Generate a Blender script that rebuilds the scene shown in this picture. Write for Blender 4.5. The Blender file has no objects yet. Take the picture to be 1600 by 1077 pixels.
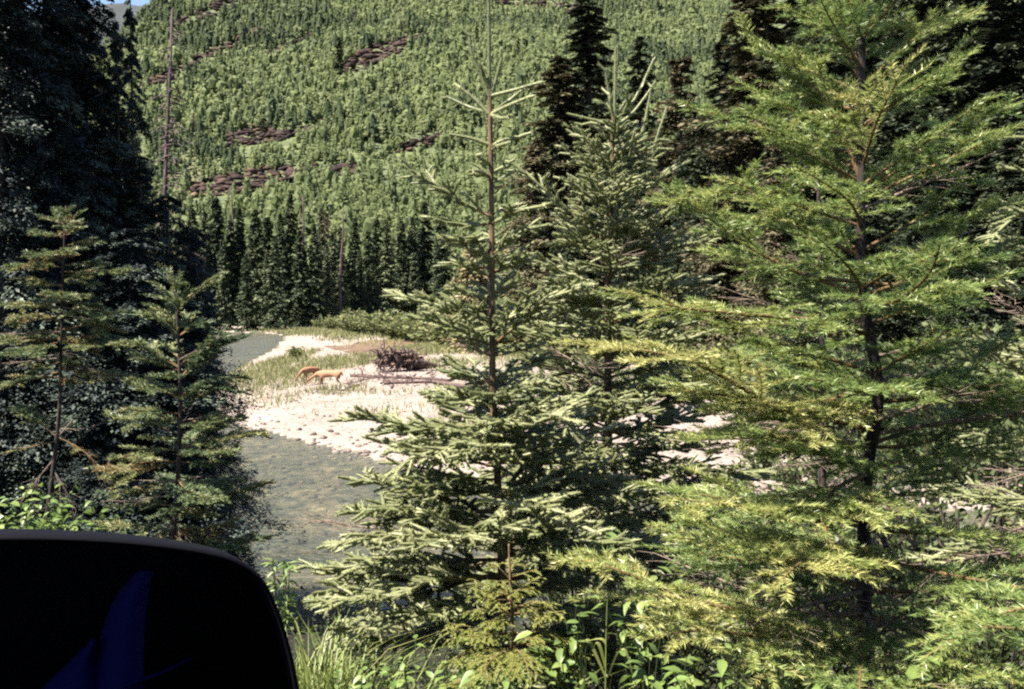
import bpy, bmesh, math, random
import numpy as np
from mathutils import Vector, Matrix, Quaternion

R = math.radians
random.seed(7)
RNG = np.random.default_rng(7)
sc = bpy.context.scene
COL = sc.collection

# ------------------------------------------------------------------ camera, sky, sun, exposure
CAMZ = 4.7
FPX = 1570.0
HORIZ = 463.0
PITCH = math.atan((538.5 - HORIZ) / FPX)
cam_d = bpy.data.cameras.new('camera')
cam_d.sensor_width = 36
cam_d.lens = 36 * FPX / 1600
cam_d.clip_start = 0.05
cam_d.clip_end = 6000
cam = bpy.data.objects.new('camera', cam_d)
COL.objects.link(cam)
cam.location = (0, 0, CAMZ)
cam.rotation_euler = (R(90) - PITCH, 0, 0)
sc.camera = cam

SUN_EL = 55.0
SUN_DIR = np.array([-0.88, -0.47, 0.0])
SUN_DIR = SUN_DIR / np.linalg.norm(SUN_DIR) * math.cos(R(SUN_EL))
SUN_DIR[2] = math.sin(R(SUN_EL))
w = bpy.data.worlds.new('World')
sc.world = w
w.use_nodes = True
wn = w.node_tree
bgn = wn.nodes['Background']
sky = wn.nodes.new('ShaderNodeTexSky')
sky.sky_type = 'NISHITA'
sky.sun_disc = False
sky.sun_elevation = R(SUN_EL)
sky.sun_rotation = math.atan2(SUN_DIR[0], SUN_DIR[1])
sky.altitude = 1000
sky.dust_density = 1.0
wn.links.new(sky.outputs[0], bgn.inputs[0])
bgn.inputs[1].default_value = 0.05
sl = bpy.data.lights.new('sun', 'SUN')
sl.energy = 5.0
sl.angle = R(0.5)
sl.color = (1.0, 0.91, 0.76)
sun = bpy.data.objects.new('sun', sl)
COL.objects.link(sun)
sun.rotation_euler = Vector(SUN_DIR).to_track_quat('Z', 'Y').to_euler()
sun.location = (-30, -10, 60)

vs = sc.view_settings
vs.view_transform = 'Standard'
vs.look = 'None'
vs.exposure = 2.3
vs.gamma = 1.0
vs.use_curve_mapping = False
sc.cycles.use_denoising = False
sc.cycles.max_bounces = 6
sc.cycles.diffuse_bounces = 2
sc.cycles.glossy_bounces = 3
sc.cycles.transmission_bounces = 4
sc.cycles.transparent_max_bounces = 8
sc.cycles.sample_clamp_indirect = 4
sc.cycles.filter_width = 2.2
sc.cycles.volume_bounces = 0

# ------------------------------------------------------------------ pixel <-> place
CP, SP = math.cos(PITCH), math.sin(PITCH)
FWD = np.array([0, CP, -SP]); UPV = np.array([0, SP, CP]); RGT = np.array([1.0, 0, 0])
CAM = np.array([0, 0, CAMZ])


def ray(px, py):
    return FWD + (px - 800) / FPX * RGT + (538.5 - py) / FPX * UPV


def at(px, py, D):
    return CAM + ray(px, py) * D


def project(P):
    q = np.asarray(P) - CAM
    d = q @ FWD
    return 800 + FPX * (q @ RGT) / d, 538.5 - FPX * (q @ UPV) / d, d


# ------------------------------------------------------------------ tags
def tag(o, label=None, cat=None, group=None, kind=None):
    if label: o['label'] = label
    if cat: o['category'] = cat
    if group: o['group'] = group
    if kind: o['kind'] = kind
    return o


def empty(name, loc, rz=0.0):
    o = bpy.data.objects.new(name, None)
    COL.objects.link(o)
    o.empty_display_size = 0.2
    o.location = loc
    o.rotation_euler = (0, 0, rz)
    return o


def link(name, mesh, parent=None, loc=None, rot=None, scale=None):
    o = bpy.data.objects.new(name, mesh)
    COL.objects.link(o)
    if parent is not None: o.parent = parent
    if loc is not None: o.location = loc
    if rot is not None: o.rotation_euler = rot
    if scale is not None: o.scale = scale
    return o


def copy_tree(o, parent=None):
    c = o.copy()
    COL.objects.link(c)
    c.parent = parent
    for ch in list(o.children):
        copy_tree(ch, c)
    return c


# ------------------------------------------------------------------ mesh collector
class MB:
    def __init__(s):
        s.V = []; s.F3 = []; s.F4 = []; s.T = []; s.n = 0

    def add(s, v, f3=None, f4=None, t=0.5):
        v = np.asarray(v, dtype=np.float32).reshape(-1, 3)
        s.V.append(v)
        s.T.append(np.broadcast_to(np.asarray(t, dtype=np.float32), (len(v),)))
        if f3 is not None and len(f3): s.F3.append(np.asarray(f3, dtype=np.int32) + s.n)
        if f4 is not None and len(f4): s.F4.append(np.asarray(f4, dtype=np.int32) + s.n)
        s.n += len(v)

    def mesh(s, name, mat, smooth=False, origin=None):
        me = bpy.data.meshes.new(name)
        if s.n == 0: return me
        V = np.concatenate(s.V)
        if origin is not None: V = V - np.asarray(origin, dtype=np.float32)
        F3 = np.concatenate(s.F3) if s.F3 else np.zeros((0, 3), np.int32)
        F4 = np.concatenate(s.F4) if s.F4 else np.zeros((0, 4), np.int32)
        me.vertices.add(len(V))
        me.vertices.foreach_set('co', np.ascontiguousarray(V, dtype=np.float32).ravel())
        nl = F3.size + F4.size
        me.loops.add(nl)
        me.loops.foreach_set('vertex_index', np.concatenate([F3.ravel(), F4.ravel()]).astype(np.int32))
        np_ = len(F3) + len(F4)
        me.polygons.add(np_)
        st = np.concatenate([np.arange(len(F3)) * 3, F3.size + np.arange(len(F4)) * 4]).astype(np.int32)
        me.polygons.foreach_set('loop_start', st)
        me.update(calc_edges=True)
        if smooth:
            me.polygons.foreach_set('use_smooth', np.ones(np_, dtype=bool))
        a = me.attributes.new('tint', 'FLOAT', 'POINT')
        a.data.foreach_set('value', np.concatenate(s.T).astype(np.float32))
        for m in (mat if isinstance(mat, (list, tuple)) else [mat]):
            me.materials.append(m)
        return me

    def build(s, name, mat, parent=None, smooth=False, origin=None):
        return link(name, s.mesh(name, mat, smooth, origin), parent)


def nrm(a):
    return a / np.maximum(np.linalg.norm(a, axis=-1, keepdims=True), 1e-9)


def tubes(mb, P, r0, r1, sides=4, t=0.5, cap=False):
    """P (n,k,3): n polylines, tapering from r0 to r1 (arrays n)."""
    P = np.asarray(P, dtype=np.float64)
    if P.ndim == 2: P = P[None]
    n, k, _ = P.shape
    r0 = np.broadcast_to(np.asarray(r0, float), (n,)); r1 = np.broadcast_to(np.asarray(r1, float), (n,))
    T = np.gradient(P, axis=1); T = nrm(T)
    ref = np.where(np.abs(T[..., 2:3]) > 0.9, np.array([1.0, 0, 0]), np.array([0, 0, 1.0]))
    U = nrm(np.cross(T, ref)); W = np.cross(T, U)
    a = np.arange(sides) * 2 * math.pi / sides
    s = np.linspace(0, 1, k)
    rad = r0[:, None] * (1 - s) + r1[:, None] * s
    V = P[:, :, None, :] + rad[:, :, None, None] * (np.cos(a)[None, None, :, None] * U[:, :, None, :] + np.sin(a)[None, None, :, None] * W[:, :, None, :])
    idx = np.arange(n * k * sides).reshape(n, k, sides)
    A = idx[:, :-1, :]; B = np.roll(A, -1, axis=2); D = idx[:, 1:, :]; C = np.roll(D, -1, axis=2)
    F = np.stack([A, B, C, D], -1).reshape(-1, 4)
    tt = np.repeat(np.broadcast_to(np.asarray(t, float), (n,)), k * sides)
    mb.add(V.reshape(-1, 3), f4=F, t=tt)
    if cap:
        f = [[idx[i, 0, 0], idx[i, 0, j + 1], idx[i, 0, j]] for i in range(n) for j in range(1, sides - 1)]
        f += [[idx[i, -1, 0], idx[i, -1, j], idx[i, -1, j + 1]] for i in range(n) for j in range(1, sides - 1)]
        mb.F3.append(np.asarray(f, dtype=np.int32) + mb.n - n * k * sides)


def resample(P, k):
    """P (n,m,3) -> (n,k,3) linear along index"""
    n, m, _ = P.shape
    s = np.linspace(0, m - 1, k)
    i = np.minimum(s.astype(int), m - 2); f = (s - i)[None, :, None]
    return P[:, i] * (1 - f) + P[:, i + 1] * f


def catmull(pts, k):
    pts = np.asarray(pts, float)
    if len(pts) == 2:
        s = np.linspace(0, 1, k)[:, None]
        return pts[0] * (1 - s) + pts[1] * s
    P = np.vstack([2 * pts[0] - pts[1], pts, 2 * pts[-1] - pts[-2]])
    m = len(pts) - 1
    out = []
    for u in np.linspace(0, m, k):
        i = min(int(u), m - 1); t = u - i
        p0, p1, p2, p3 = P[i], P[i + 1], P[i + 2], P[i + 3]
        out.append(0.5 * ((2 * p1) + (-p0 + p2) * t + (2 * p0 - 5 * p1 + 4 * p2 - p3) * t * t + (-p0 + 3 * p1 - 3 * p2 + p3) * t ** 3))
    return np.array(out)


def needles(mb, P, per_m, ln, wd, mode, tint, rng):
    """sample needles along polylines P (n,k,3); mode 'brush' all round, 'comb' to both sides, 'scale' flat and short."""
    n, k, _ = P.shape
    seg = np.linalg.norm(np.diff(P, axis=1), axis=2)
    L = seg.sum(1)
    cnt = np.maximum((L * per_m).astype(int), 3)
    ids = np.repeat(np.arange(n), cnt)
    m = len(ids)
    u = rng.random(m) ** 0.92
    s = u * (k - 1)
    i = np.minimum(s.astype(int), k - 2); f = (s - i)[:, None]
    p = P[ids, i] * (1 - f) + P[ids, i + 1] * f
    t = nrm(P[ids, i + 1] - P[ids, i])
    ref = np.where(np.abs(t[:, 2:3]) > 0.88, np.array([0, -1.0, 0.2]), np.array([0, 0, 1.0]))
    side = nrm(np.cross(t, ref)); up = np.cross(side, t)
    if mode == 'brush':
        ph = rng.uniform(0, 2 * math.pi, m)
        ph = ph - 0.35 * np.sin(ph - math.pi / 2)
        al = rng.normal(0.86, 0.16, m)
    elif mode == 'comb':
        sg = rng.integers(0, 2, m) * math.pi
        ph = sg + np.where(sg > 1, -1, 1) * rng.normal(0.28, 0.42, m)
        al = rng.normal(0.95, 0.17, m)
    else:
        sg = rng.integers(0, 2, m) * math.pi
        ph = sg + rng.normal(0, 0.15, m)
        al = rng.normal(0.7, 0.15, m)
    al = al * (1 - 0.55 * np.clip(u - 0.85, 0, 1) / 0.15)
    d = t * np.cos(al)[:, None] + (side * np.cos(ph)[:, None] + up * np.sin(ph)[:, None]) * np.sin(al)[:, None]
    l = ln * rng.uniform(0.75, 1.15, m)[:, None]
    wv = nrm(np.cross(d, up * 0.6 + rng.normal(0, 0.6, (m, 3)))) * wd * 0.5
    tip = p + d * l
    tip[:, 2] -= 0.04 * l[:, 0]
    V = np.stack([p - wv, p + wv, tip], 1).reshape(-1, 3)
    F = np.arange(3 * m).reshape(-1, 3)
    tt = np.clip(np.repeat(np.asarray(tint, float)[ids] + rng.normal(0, 0.07, m), 3), 0, 1)
    tt[2::3] = np.clip(tt[2::3] + 0.08, 0, 1)
    mb.add(V, f3=F, t=tt)


# ------------------------------------------------------------------ materials
def newmat(name):
    m = bpy.data.materials.new(name)
    m.use_nodes = True
    nt = m.node_tree
    return m, nt, nt.nodes['Principled BSDF'], nt.nodes['Material Output']


def rgb(c): return (c[0], c[1], c[2], 1.0)


def ramp(nt, stops, interp='LINEAR'):
    n = nt.nodes.new('ShaderNodeValToRGB')
    e = n.color_ramp.elements
    n.color_ramp.interpolation = interp
    while len(e) < len(stops): e.new(0.5)
    for x, (p, c) in zip(e, stops):
        x.position = p; x.color = rgb(c)
    return n


def noise(nt, scale, detail=3, rough=0.55, obj=True, vec=None):
    n = nt.nodes.new('ShaderNodeTexNoise')
    n.inputs['Scale'].default_value = scale
    n.inputs['Detail'].default_value = detail
    n.inputs['Roughness'].default_value = rough
    if vec is not None:
        nt.links.new(vec, n.inputs['Vector'])
    elif obj:
        tc = nt.nodes.new('ShaderNodeTexCoord')
        nt.links.new(tc.outputs['Object'], n.inputs['Vector'])
    return n


def leafmat(name, stops, trans=0.3, rough=0.5, spec=0.35, vary=0.0):
    m, nt, b, out = newmat(name)
    a = nt.nodes.new('ShaderNodeAttribute'); a.attribute_name = 'tint'
    r = ramp(nt, stops)
    src = a.outputs['Fac']
    if vary > 0:
        oi = nt.nodes.new('ShaderNodeObjectInfo')
        ma = nt.nodes.new('ShaderNodeMath'); ma.operation = 'MULTIPLY_ADD'
        nt.links.new(oi.outputs['Random'], ma.inputs[0]); ma.inputs[1].default_value = vary
        nt.links.new(a.outputs['Fac'], ma.inputs[2])
        sb = nt.nodes.new('ShaderNodeMath'); sb.operation = 'SUBTRACT'
        nt.links.new(ma.outputs[0], sb.inputs[0]); sb.inputs[1].default_value = vary * 0.5
        src = sb.outputs[0]
    nt.links.new(src, r.inputs[0])
    nt.links.new(r.outputs[0], b.inputs['Base Color'])
    b.inputs['Roughness'].default_value = rough
    b.inputs['Specular IOR Level'].default_value = spec
    if trans > 0:
        tr = nt.nodes.new('ShaderNodeBsdfTranslucent')
        nt.links.new(r.outputs[0], tr.inputs['Color'])
        mx = nt.nodes.new('ShaderNodeMixShader'); mx.inputs[0].default_value = trans
        nt.links.new(b.outputs[0], mx.inputs[1]); nt.links.new(tr.outputs[0], mx.inputs[2])
        nt.links.new(mx.outputs[0], out.inputs['Surface'])
    return m


def barkmat(name, c0, c1, scale=25, bump=0.4, vertical=6):
    m, nt, b, out = newmat(name)
    tc = nt.nodes.new('ShaderNodeTexCoord')
    mp = nt.nodes.new('ShaderNodeMapping')
    mp.inputs['Scale'].default_value = (vertical, vertical, 1)
    nt.links.new(tc.outputs['Object'], mp.inputs[0])
    n = noise(nt, scale / vertical, 5, 0.65, vec=mp.outputs[0])
    a = nt.nodes.new('ShaderNodeAttribute'); a.attribute_name = 'tint'
    ad = nt.nodes.new('ShaderNodeMath'); ad.operation = 'MULTIPLY_ADD'
    nt.links.new(a.outputs['Fac'], ad.inputs[0]); ad.inputs[1].default_value = 0.6
    nz = nt.nodes.new('ShaderNodeMath'); nz.operation = 'MULTIPLY_ADD'; nz.inputs[1].default_value = 2.0; nz.inputs[2].default_value = -0.5
    nt.links.new(n.outputs[0], nz.inputs[0]); nt.links.new(nz.outputs[0], ad.inputs[2])
    r = ramp(nt, [(0.35, c0), (1.1 if False else 1.0, c1)])
    nt.links.new(ad.outputs[0], r.inputs[0])
    nt.links.new(r.outputs[0], b.inputs['Base Color'])
    b.inputs['Roughness'].default_value = 0.85
    b.inputs['Specular IOR Level'].default_value = 0.2
    bp = nt.nodes.new('ShaderNodeBump'); bp.inputs['Strength'].default_value = bump
    bp.inputs['Distance'].default_value = 0.01
    nt.links.new(n.outputs[0], bp.inputs['Height']); nt.links.new(bp.outputs[0], b.inputs['Normal'])
    return m


M = {}
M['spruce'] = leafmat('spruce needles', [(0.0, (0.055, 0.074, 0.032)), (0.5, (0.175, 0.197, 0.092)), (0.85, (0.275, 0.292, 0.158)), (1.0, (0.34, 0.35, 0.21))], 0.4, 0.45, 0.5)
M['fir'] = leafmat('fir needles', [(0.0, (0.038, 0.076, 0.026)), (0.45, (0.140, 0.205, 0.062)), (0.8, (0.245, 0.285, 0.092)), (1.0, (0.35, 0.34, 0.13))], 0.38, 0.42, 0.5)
M['firL'] = leafmat('dusty fir needles', [(0.0, (0.035, 0.058, 0.030)), (0.45, (0.100, 0.140, 0.068)), (0.75, (0.170, 0.185, 0.080)), (1.0, (0.17, 0.11, 0.052))], 0.25, 0.5, 0.35)  # dusty green needles, rusty brown at the top of the tint
M['cedar'] = leafmat('cedar sprays', [(0.0, (0.05, 0.08, 0.02)), (0.5, (0.13, 0.17, 0.035)), (1.0, (0.22, 0.23, 0.06))], 0.35, 0.5, 0.35)
M['leaf'] = leafmat('shrub leaf', [(0.0, (0.05, 0.09, 0.025)), (0.5, (0.12, 0.18, 0.05)), (1.0, (0.20, 0.24, 0.08))], 0.35, 0.4, 0.45, vary=0.6)
M['grass'] = leafmat('grass blade', [(0.0, (0.06, 0.09, 0.025)), (0.5, (0.13, 0.17, 0.045)), (1.0, (0.26, 0.26, 0.10))], 0.3, 0.5, 0.3)
M['bargrass'] = leafmat('river bar grass', [(0.0, (0.085, 0.10, 0.04)), (0.5, (0.16, 0.17, 0.075)), (1.0, (0.25, 0.235, 0.13))], 0.3, 0.6, 0.2)
M['dark'] = leafmat('dark conifer', [(0.0, (0.010, 0.015, 0.011)), (0.5, (0.032, 0.043, 0.026)), (1.0, (0.075, 0.088, 0.048))], 0.12, 0.75, 0.08, vary=0.3)
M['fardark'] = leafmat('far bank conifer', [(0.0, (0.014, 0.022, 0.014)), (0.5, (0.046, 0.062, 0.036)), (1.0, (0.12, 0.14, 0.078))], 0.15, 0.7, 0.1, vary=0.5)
M['leftdark'] = leafmat('shaded conifer', [(0.0, (0.005, 0.009, 0.013)), (0.5, (0.018, 0.029, 0.030)), (1.0, (0.09, 0.12, 0.085))], 0.1, 0.6, 0.25, vary=0.2)  # shade and its blue cast put into the needle colour
M['brown'] = leafmat('browned conifer', [(0.0, (0.020, 0.020, 0.012)), (0.5, (0.060, 0.056, 0.032)), (1.0, (0.14, 0.125, 0.072))], 0.15, 0.7, 0.15, vary=0.3)
M['tan'] = leafmat('tan conifer', [(0.0, (0.10, 0.08, 0.045)), (0.5, (0.19, 0.16, 0.09)), (1.0, (0.28, 0.24, 0.14))], 0.2, 0.7, 0.15)
M['young'] = leafmat('hillside leaves', [(0.0, (0.045, 0.066, 0.036)), (0.3, (0.092, 0.120, 0.056)), (0.65, (0.148, 0.180, 0.080)), (1.0, (0.21, 0.235, 0.108))], 0.5, 0.65, 0.15)
M['willow'] = leafmat('willow leaves', [(0.0, (0.06, 0.08, 0.032)), (0.5, (0.11, 0.13, 0.055)), (1.0, (0.17, 0.175, 0.08))], 0.3, 0.6, 0.2, vary=0.3)
M['thicket'] = leafmat('alder leaves', [(0.0, (0.020, 0.030, 0.014)), (0.5, (0.055, 0.075, 0.030)), (1.0, (0.11, 0.13, 0.055))], 0.25, 0.6, 0.2, vary=0.4)
M['under'] = leafmat('undergrowth leaves', [(0.0, (0.010, 0.018, 0.007)), (0.5, (0.034, 0.052, 0.018)), (1.0, (0.10, 0.12, 0.04))], 0.25, 0.5, 0.3)
M['bark'] = barkmat('young bark', (0.020, 0.016, 0.012), (0.13, 0.086, 0.050), 60, 0.8)
M['darkbark'] = barkmat('shade dark bark', (0.008, 0.006, 0.006), (0.050, 0.038, 0.036), 40, 0.7)  # shade of the fir boughs on the trunk put into this low tone
M['twig'] = barkmat('twig bark', (0.04, 0.027, 0.015), (0.15, 0.095, 0.047), 80, 0.2)
M['deadtwig'] = barkmat('dead twig', (0.05, 0.038, 0.033), (0.19, 0.145, 0.12), 60, 0.3)
M['snag'] = barkmat('snag wood', (0.022, 0.016, 0.018), (0.095, 0.070, 0.074), 8, 0.3)
M['drift'] = barkmat('driftwood', (0.015, 0.010, 0.010), (0.125, 0.086, 0.080), 10, 0.5)

# ------------------------------------------------------------------ noise and terrain
_lat = np.random.default_rng(3).random((256, 256))


def vnoise(x, y):
    xi = np.floor(x).astype(int); yi = np.floor(y).astype(int)
    fx = x - xi; fy = y - yi
    fx = fx * fx * (3 - 2 * fx); fy = fy * fy * (3 - 2 * fy)
    a = _lat[xi & 255, yi & 255]; b = _lat[(xi + 1) & 255, yi & 255]
    c = _lat[xi & 255, (yi + 1) & 255]; d = _lat[(xi + 1) & 255, (yi + 1) & 255]
    return (a * (1 - fx) + b * fx) * (1 - fy) + (c * (1 - fx) + d * fx) * fy


def fbm(x, y, o=4):
    s = 0; a = 0.5
    for i in range(o):
        s = s + a * (vnoise(x + 17.3 * i, y - 9.1 * i) - 0.5); x = x * 2.03; y = y * 2.03; a *= 0.5
    return s


BAR = np.array([(-150, 176), (-70, 143), (-36, 131), (-30.5, 128), (-27.5, 121), (-24.2, 106), (-21.2, 90), (-19.3, 76), (-17.4, 63), (-16, 54), (-13.5, 46),
                (-11.2, 38.4), (-7.6, 33.5), (-4.7, 30), (-2.7, 27), (3, 24.3), (9, 22.4), (20, 20), (60, 14), (140, 8)], float)
OUT = np.array([(-150, 146), (-70, 122), (-45, 108), (-34, 92), (-28, 70), (-24, 54), (-20, 42), (-16, 32), (-11, 23), (-7, 17.5), (-3.5, 15.2), (2, 13.7),
                (10, 12), (25, 10), (60, 5), (140, -2)], float)
WPOLY = np.vstack([BAR, OUT[::-1]])
BPOLY = np.vstack([BAR, [(3000, 8), (3000, 4000), (-3000, 4000), (-3000, 1200)]])


def pdist(x, y, L):
    d = np.full(x.shape, 1e9)
    for (ax, ay), (bx, by) in zip(L[:-1], L[1:]):
        vx, vy = bx - ax, by - ay
        t = np.clip(((x - ax) * vx + (y - ay) * vy) / (vx * vx + vy * vy), 0, 1)
        d = np.minimum(d, np.hypot(x - ax - t * vx, y - ay - t * vy))
    return d


def inpoly(x, y, P):
    c = np.zeros(x.shape, bool)
    for (ax, ay), (bx, by) in zip(P, np.roll(P, -1, axis=0)):
        k = (ay > y) != (by > y)
        xx = ax + (y - ay) / (by - ay if by != ay else 1e-9) * (bx - ax)
        c ^= k & (x < xx)
    return c


def sstep(a, b, x):
    t = np.clip((x - a) / (b - a), 0, 1)
    return t * t * (3 - 2 * t)


def terrain(x, y):
    x = np.asarray(x, float); y = np.asarray(y, float)
    shp = x.shape
    x = x.ravel(); y = y.ravel()
    dB = pdist(x, y, BAR); dO = pdist(x, y, OUT)
    wat = inpoly(x, y, WPOLY); bar = inpoly(x, y, BPOLY) & ~wat
    h = np.zeros_like(x)
    dm = np.minimum(dB, dO)
    bed = -np.minimum(0.65, 0.02 + 0.085 * dm) + 0.10 * fbm(x * 0.7, y * 0.7) * np.clip(dm, 0, 1)
    hb = 0.42 * (1 - np.exp(-dB / 4)) + 0.55 * (1 - np.exp(-dB / 60)) + 0.35 * fbm(x * 0.12, y * 0.12) * np.clip(dB / 4, 0, 1) + 0.05 * fbm(x * 1.3, y * 1.3)
    hb = hb - 0.50 * np.exp(-(((x + 12) / 10) ** 2 + ((y - 91) / 7) ** 2))
    hb = np.maximum(hb, 0.03)
    # valley floor and hillside
    yh = y - 186 - 0.06 * x + 14 * fbm(x / 90 + 4, y / 90)
    yh = np.maximum(yh, 0)
    hill = 0.475 * (np.sqrt(yh * yh + 144) - 12)
    hill = hill + np.clip(yh / 60, 0, 1) * (13 * fbm(x / 70, y / 70, 5))
    edge = -158 - 0.13 * (y - 400)
    lf = np.maximum(0, edge - x)
    hill = np.maximum(hill - lf * 1.15, np.minimum(hill, 6 + 0.1 * yh))
    hill = np.where(hill > 215, 215 + (hill - 215) * 0.25, hill)
    hb = hb + hill
    hk = 0.05 + 3.25 * np.clip(dO / 12.3, 0, 1) ** 1.1 + 0.25 * fbm(x * 0.5, y * 0.5) * np.clip(dO / 2, 0, 1) + 0.02 * np.clip(dO - 14, 0, 500)
    road = (1 - sstep(2.2, 3.6, y + 0.06 * x)) * (1 - sstep(10, 14, np.abs(x) * 0.2))
    hk = hk * (1 - road) + road * 3.32
    h = np.where(wat, bed, np.where(bar, hb, hk))
    return h.reshape(shp)


def zone(x, y):
    x = np.asarray(x, float); y = np.asarray(y, float)
    wat = inpoly(x, y, WPOLY); bar = inpoly(x, y, BPOLY) & ~wat
    return np.where(wat, 0, np.where(bar, np.where(y - 0.06 * x < 150, 1, 2), 3))


def tz(x, y):
    return float(terrain(np.array([x]), np.array([y]))[0])


def on_ground(px, py, dmin=2.0, dmax=900.0):
    d = ray(px, py)
    ts = np.geomspace(dmin, dmax, 2500)
    P = CAM + ts[:, None] * d
    h = np.maximum(terrain(P[:, 0], P[:, 1]), 0)
    k = np.argmax(P[:, 2] < h)
    if P[k, 2] >= h[k]: k = len(ts) - 1
    return np.array([P[k, 0], P[k, 1], h[k]])


def build_ground():
    az = np.concatenate([np.linspace(-180, -44, 26)[:-1], np.linspace(-44, 44, 240), np.linspace(44, 180, 26)[1:-1]])
    az = np.radians(az)
    rr = np.concatenate([np.geomspace(0.6, 60, 260), np.geomspace(60, 900, 150)[1:], np.geomspace(900, 5000, 20)[1:]])
    A, Rr = np.meshgrid(az, rr, indexing='ij')
    X = Rr * np.sin(A); Y = Rr * np.cos(A)
    Z = terrain(X, Y)
    n, k = X.shape
    V = np.stack([X, Y, Z], -1).reshape(-1, 3)
    idx = np.arange(n * k).reshape(n, k)
    nx = np.roll(idx, -1, axis=0)
    F = np.stack([idx[:, :-1], idx[:, 1:], nx[:, 1:], nx[:, :-1]], -1).reshape(-1, 4)
    F = F[:, ::-1]
    c = V[F].mean(1)
    zc = zone(c[:, 0], c[:, 1])
    return V, F, zc


GV, GF, GZ = build_ground()


def zone_mesh(name, z, mat):
    F = GF[np.isin(GZ, z)]
    u, inv = np.unique(F.ravel(), return_inverse=True)
    mb = MB()
    mb.add(GV[u], f4=inv.reshape(-1, 4))
    o = mb.build(name, mat, smooth=True)
    o['kind'] = 'structure'
    return o


def stonemat(name, stops, sc1, sc2, bump, rough=0.85, wetmix=None, patch=None):
    m, nt, b, out = newmat(name)
    tc = nt.nodes.new('ShaderNodeTexCoord')
    v1 = nt.nodes.new('ShaderNodeTexVoronoi'); v1.inputs['Scale'].default_value = sc1
    v2 = nt.nodes.new('ShaderNodeTexVoronoi'); v2.inputs['Scale'].default_value = sc2
    for v in (v1, v2): nt.links.new(tc.outputs['Object'], v.inputs['Vector'])
    n = noise(nt, 0.35, 4, 0.6, vec=tc.outputs['Object'])
    r = ramp(nt, stops)
    mixv = nt.nodes.new('ShaderNodeMath'); mixv.operation = 'MULTIPLY_ADD'
    sep = nt.nodes.new('ShaderNodeSeparateColor'); nt.links.new(v1.outputs['Color'], sep.inputs[0])
    nt.links.new(sep.outputs[0], mixv.inputs[0]); mixv.inputs[1].default_value = 0.6
    nt.links.new(n.outputs[0], mixv.inputs[2])
    sb = nt.nodes.new('ShaderNodeMath'); sb.operation = 'SUBTRACT'; sb.inputs[1].default_value = 0.3
    nt.links.new(mixv.outputs[0], sb.inputs[0])
    nt.links.new(sb.outputs[0], r.inputs[0])
    src = r.outputs[0]
    if patch:
        pn = noise(nt, patch[1], 4, 0.6, vec=tc.outputs['Object'])
        pr = ramp(nt, [(patch[2], (0, 0, 0)), (patch[2] + 0.08, (1, 1, 1))])
        nt.links.new(pn.outputs[0], pr.inputs[0])
        mx = nt.nodes.new('ShaderNodeMix'); mx.data_type = 'RGBA'
        nt.links.new(pr.outputs[0], mx.inputs[0]); nt.links.new(src, mx.inputs[6]); mx.inputs[7].default_value = rgb(patch[0])
        src = mx.outputs[2]
    nt.links.new(src, b.inputs['Base Color'])
    b.inputs['Roughness'].default_value = rough
    b.inputs['Specular IOR Level'].default_value = 0.25
    bp = nt.nodes.new('ShaderNodeBump'); bp.inputs['Strength'].default_value = bump; bp.inputs['Distance'].default_value = 0.06
    ad = nt.nodes.new('ShaderNodeMath'); ad.operation = 'ADD'
    nt.links.new(v1.outputs['Distance'], ad.inputs[0]); nt.links.new(v2.outputs['Distance'], ad.inputs[1])
    nt.links.new(ad.outputs[0], bp.inputs['Height'])
    bp.invert = True
    nt.links.new(bp.outputs[0], b.inputs['Normal'])
    return m


M['gravel'] = stonemat('gravel', [(0.1, (0.125, 0.100, 0.089)), (0.5, (0.20, 0.165, 0.149)), (0.9, (0.275, 0.230, 0.212))], 9, 22, 0.5)
M['bed'] = stonemat('riverbed', [(0.05, (0.026, 0.026, 0.019)), (0.4, (0.076, 0.070, 0.048)), (0.75, (0.13, 0.108, 0.070)), (1.0, (0.26, 0.21, 0.12))], 5.5, 13, 0.35)
M['soil'] = stonemat('bank soil', [(0.2, (0.007, 0.006, 0.004)), (0.6, (0.018, 0.014, 0.009)), (1.0, (0.035, 0.028, 0.018))], 9, 30, 0.6, patch=((0.010, 0.014, 0.006), 0.9, 0.5))
M['hill'] = stonemat('hillside ground', [(0.2, (0.040, 0.053, 0.025)), (0.6, (0.064, 0.080, 0.036)), (1.0, (0.09, 0.105, 0.048))], 0.4, 1.5, 0.6, patch=((0.070, 0.074, 0.038), 0.02, 0.62))

zone_mesh('riverbed', [0], M['bed'])
zone_mesh('gravel_bar', [1], M['gravel'])
zone_mesh('hillside', [2], M['hill'])
zone_mesh('ground', [3], M['soil'])

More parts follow.
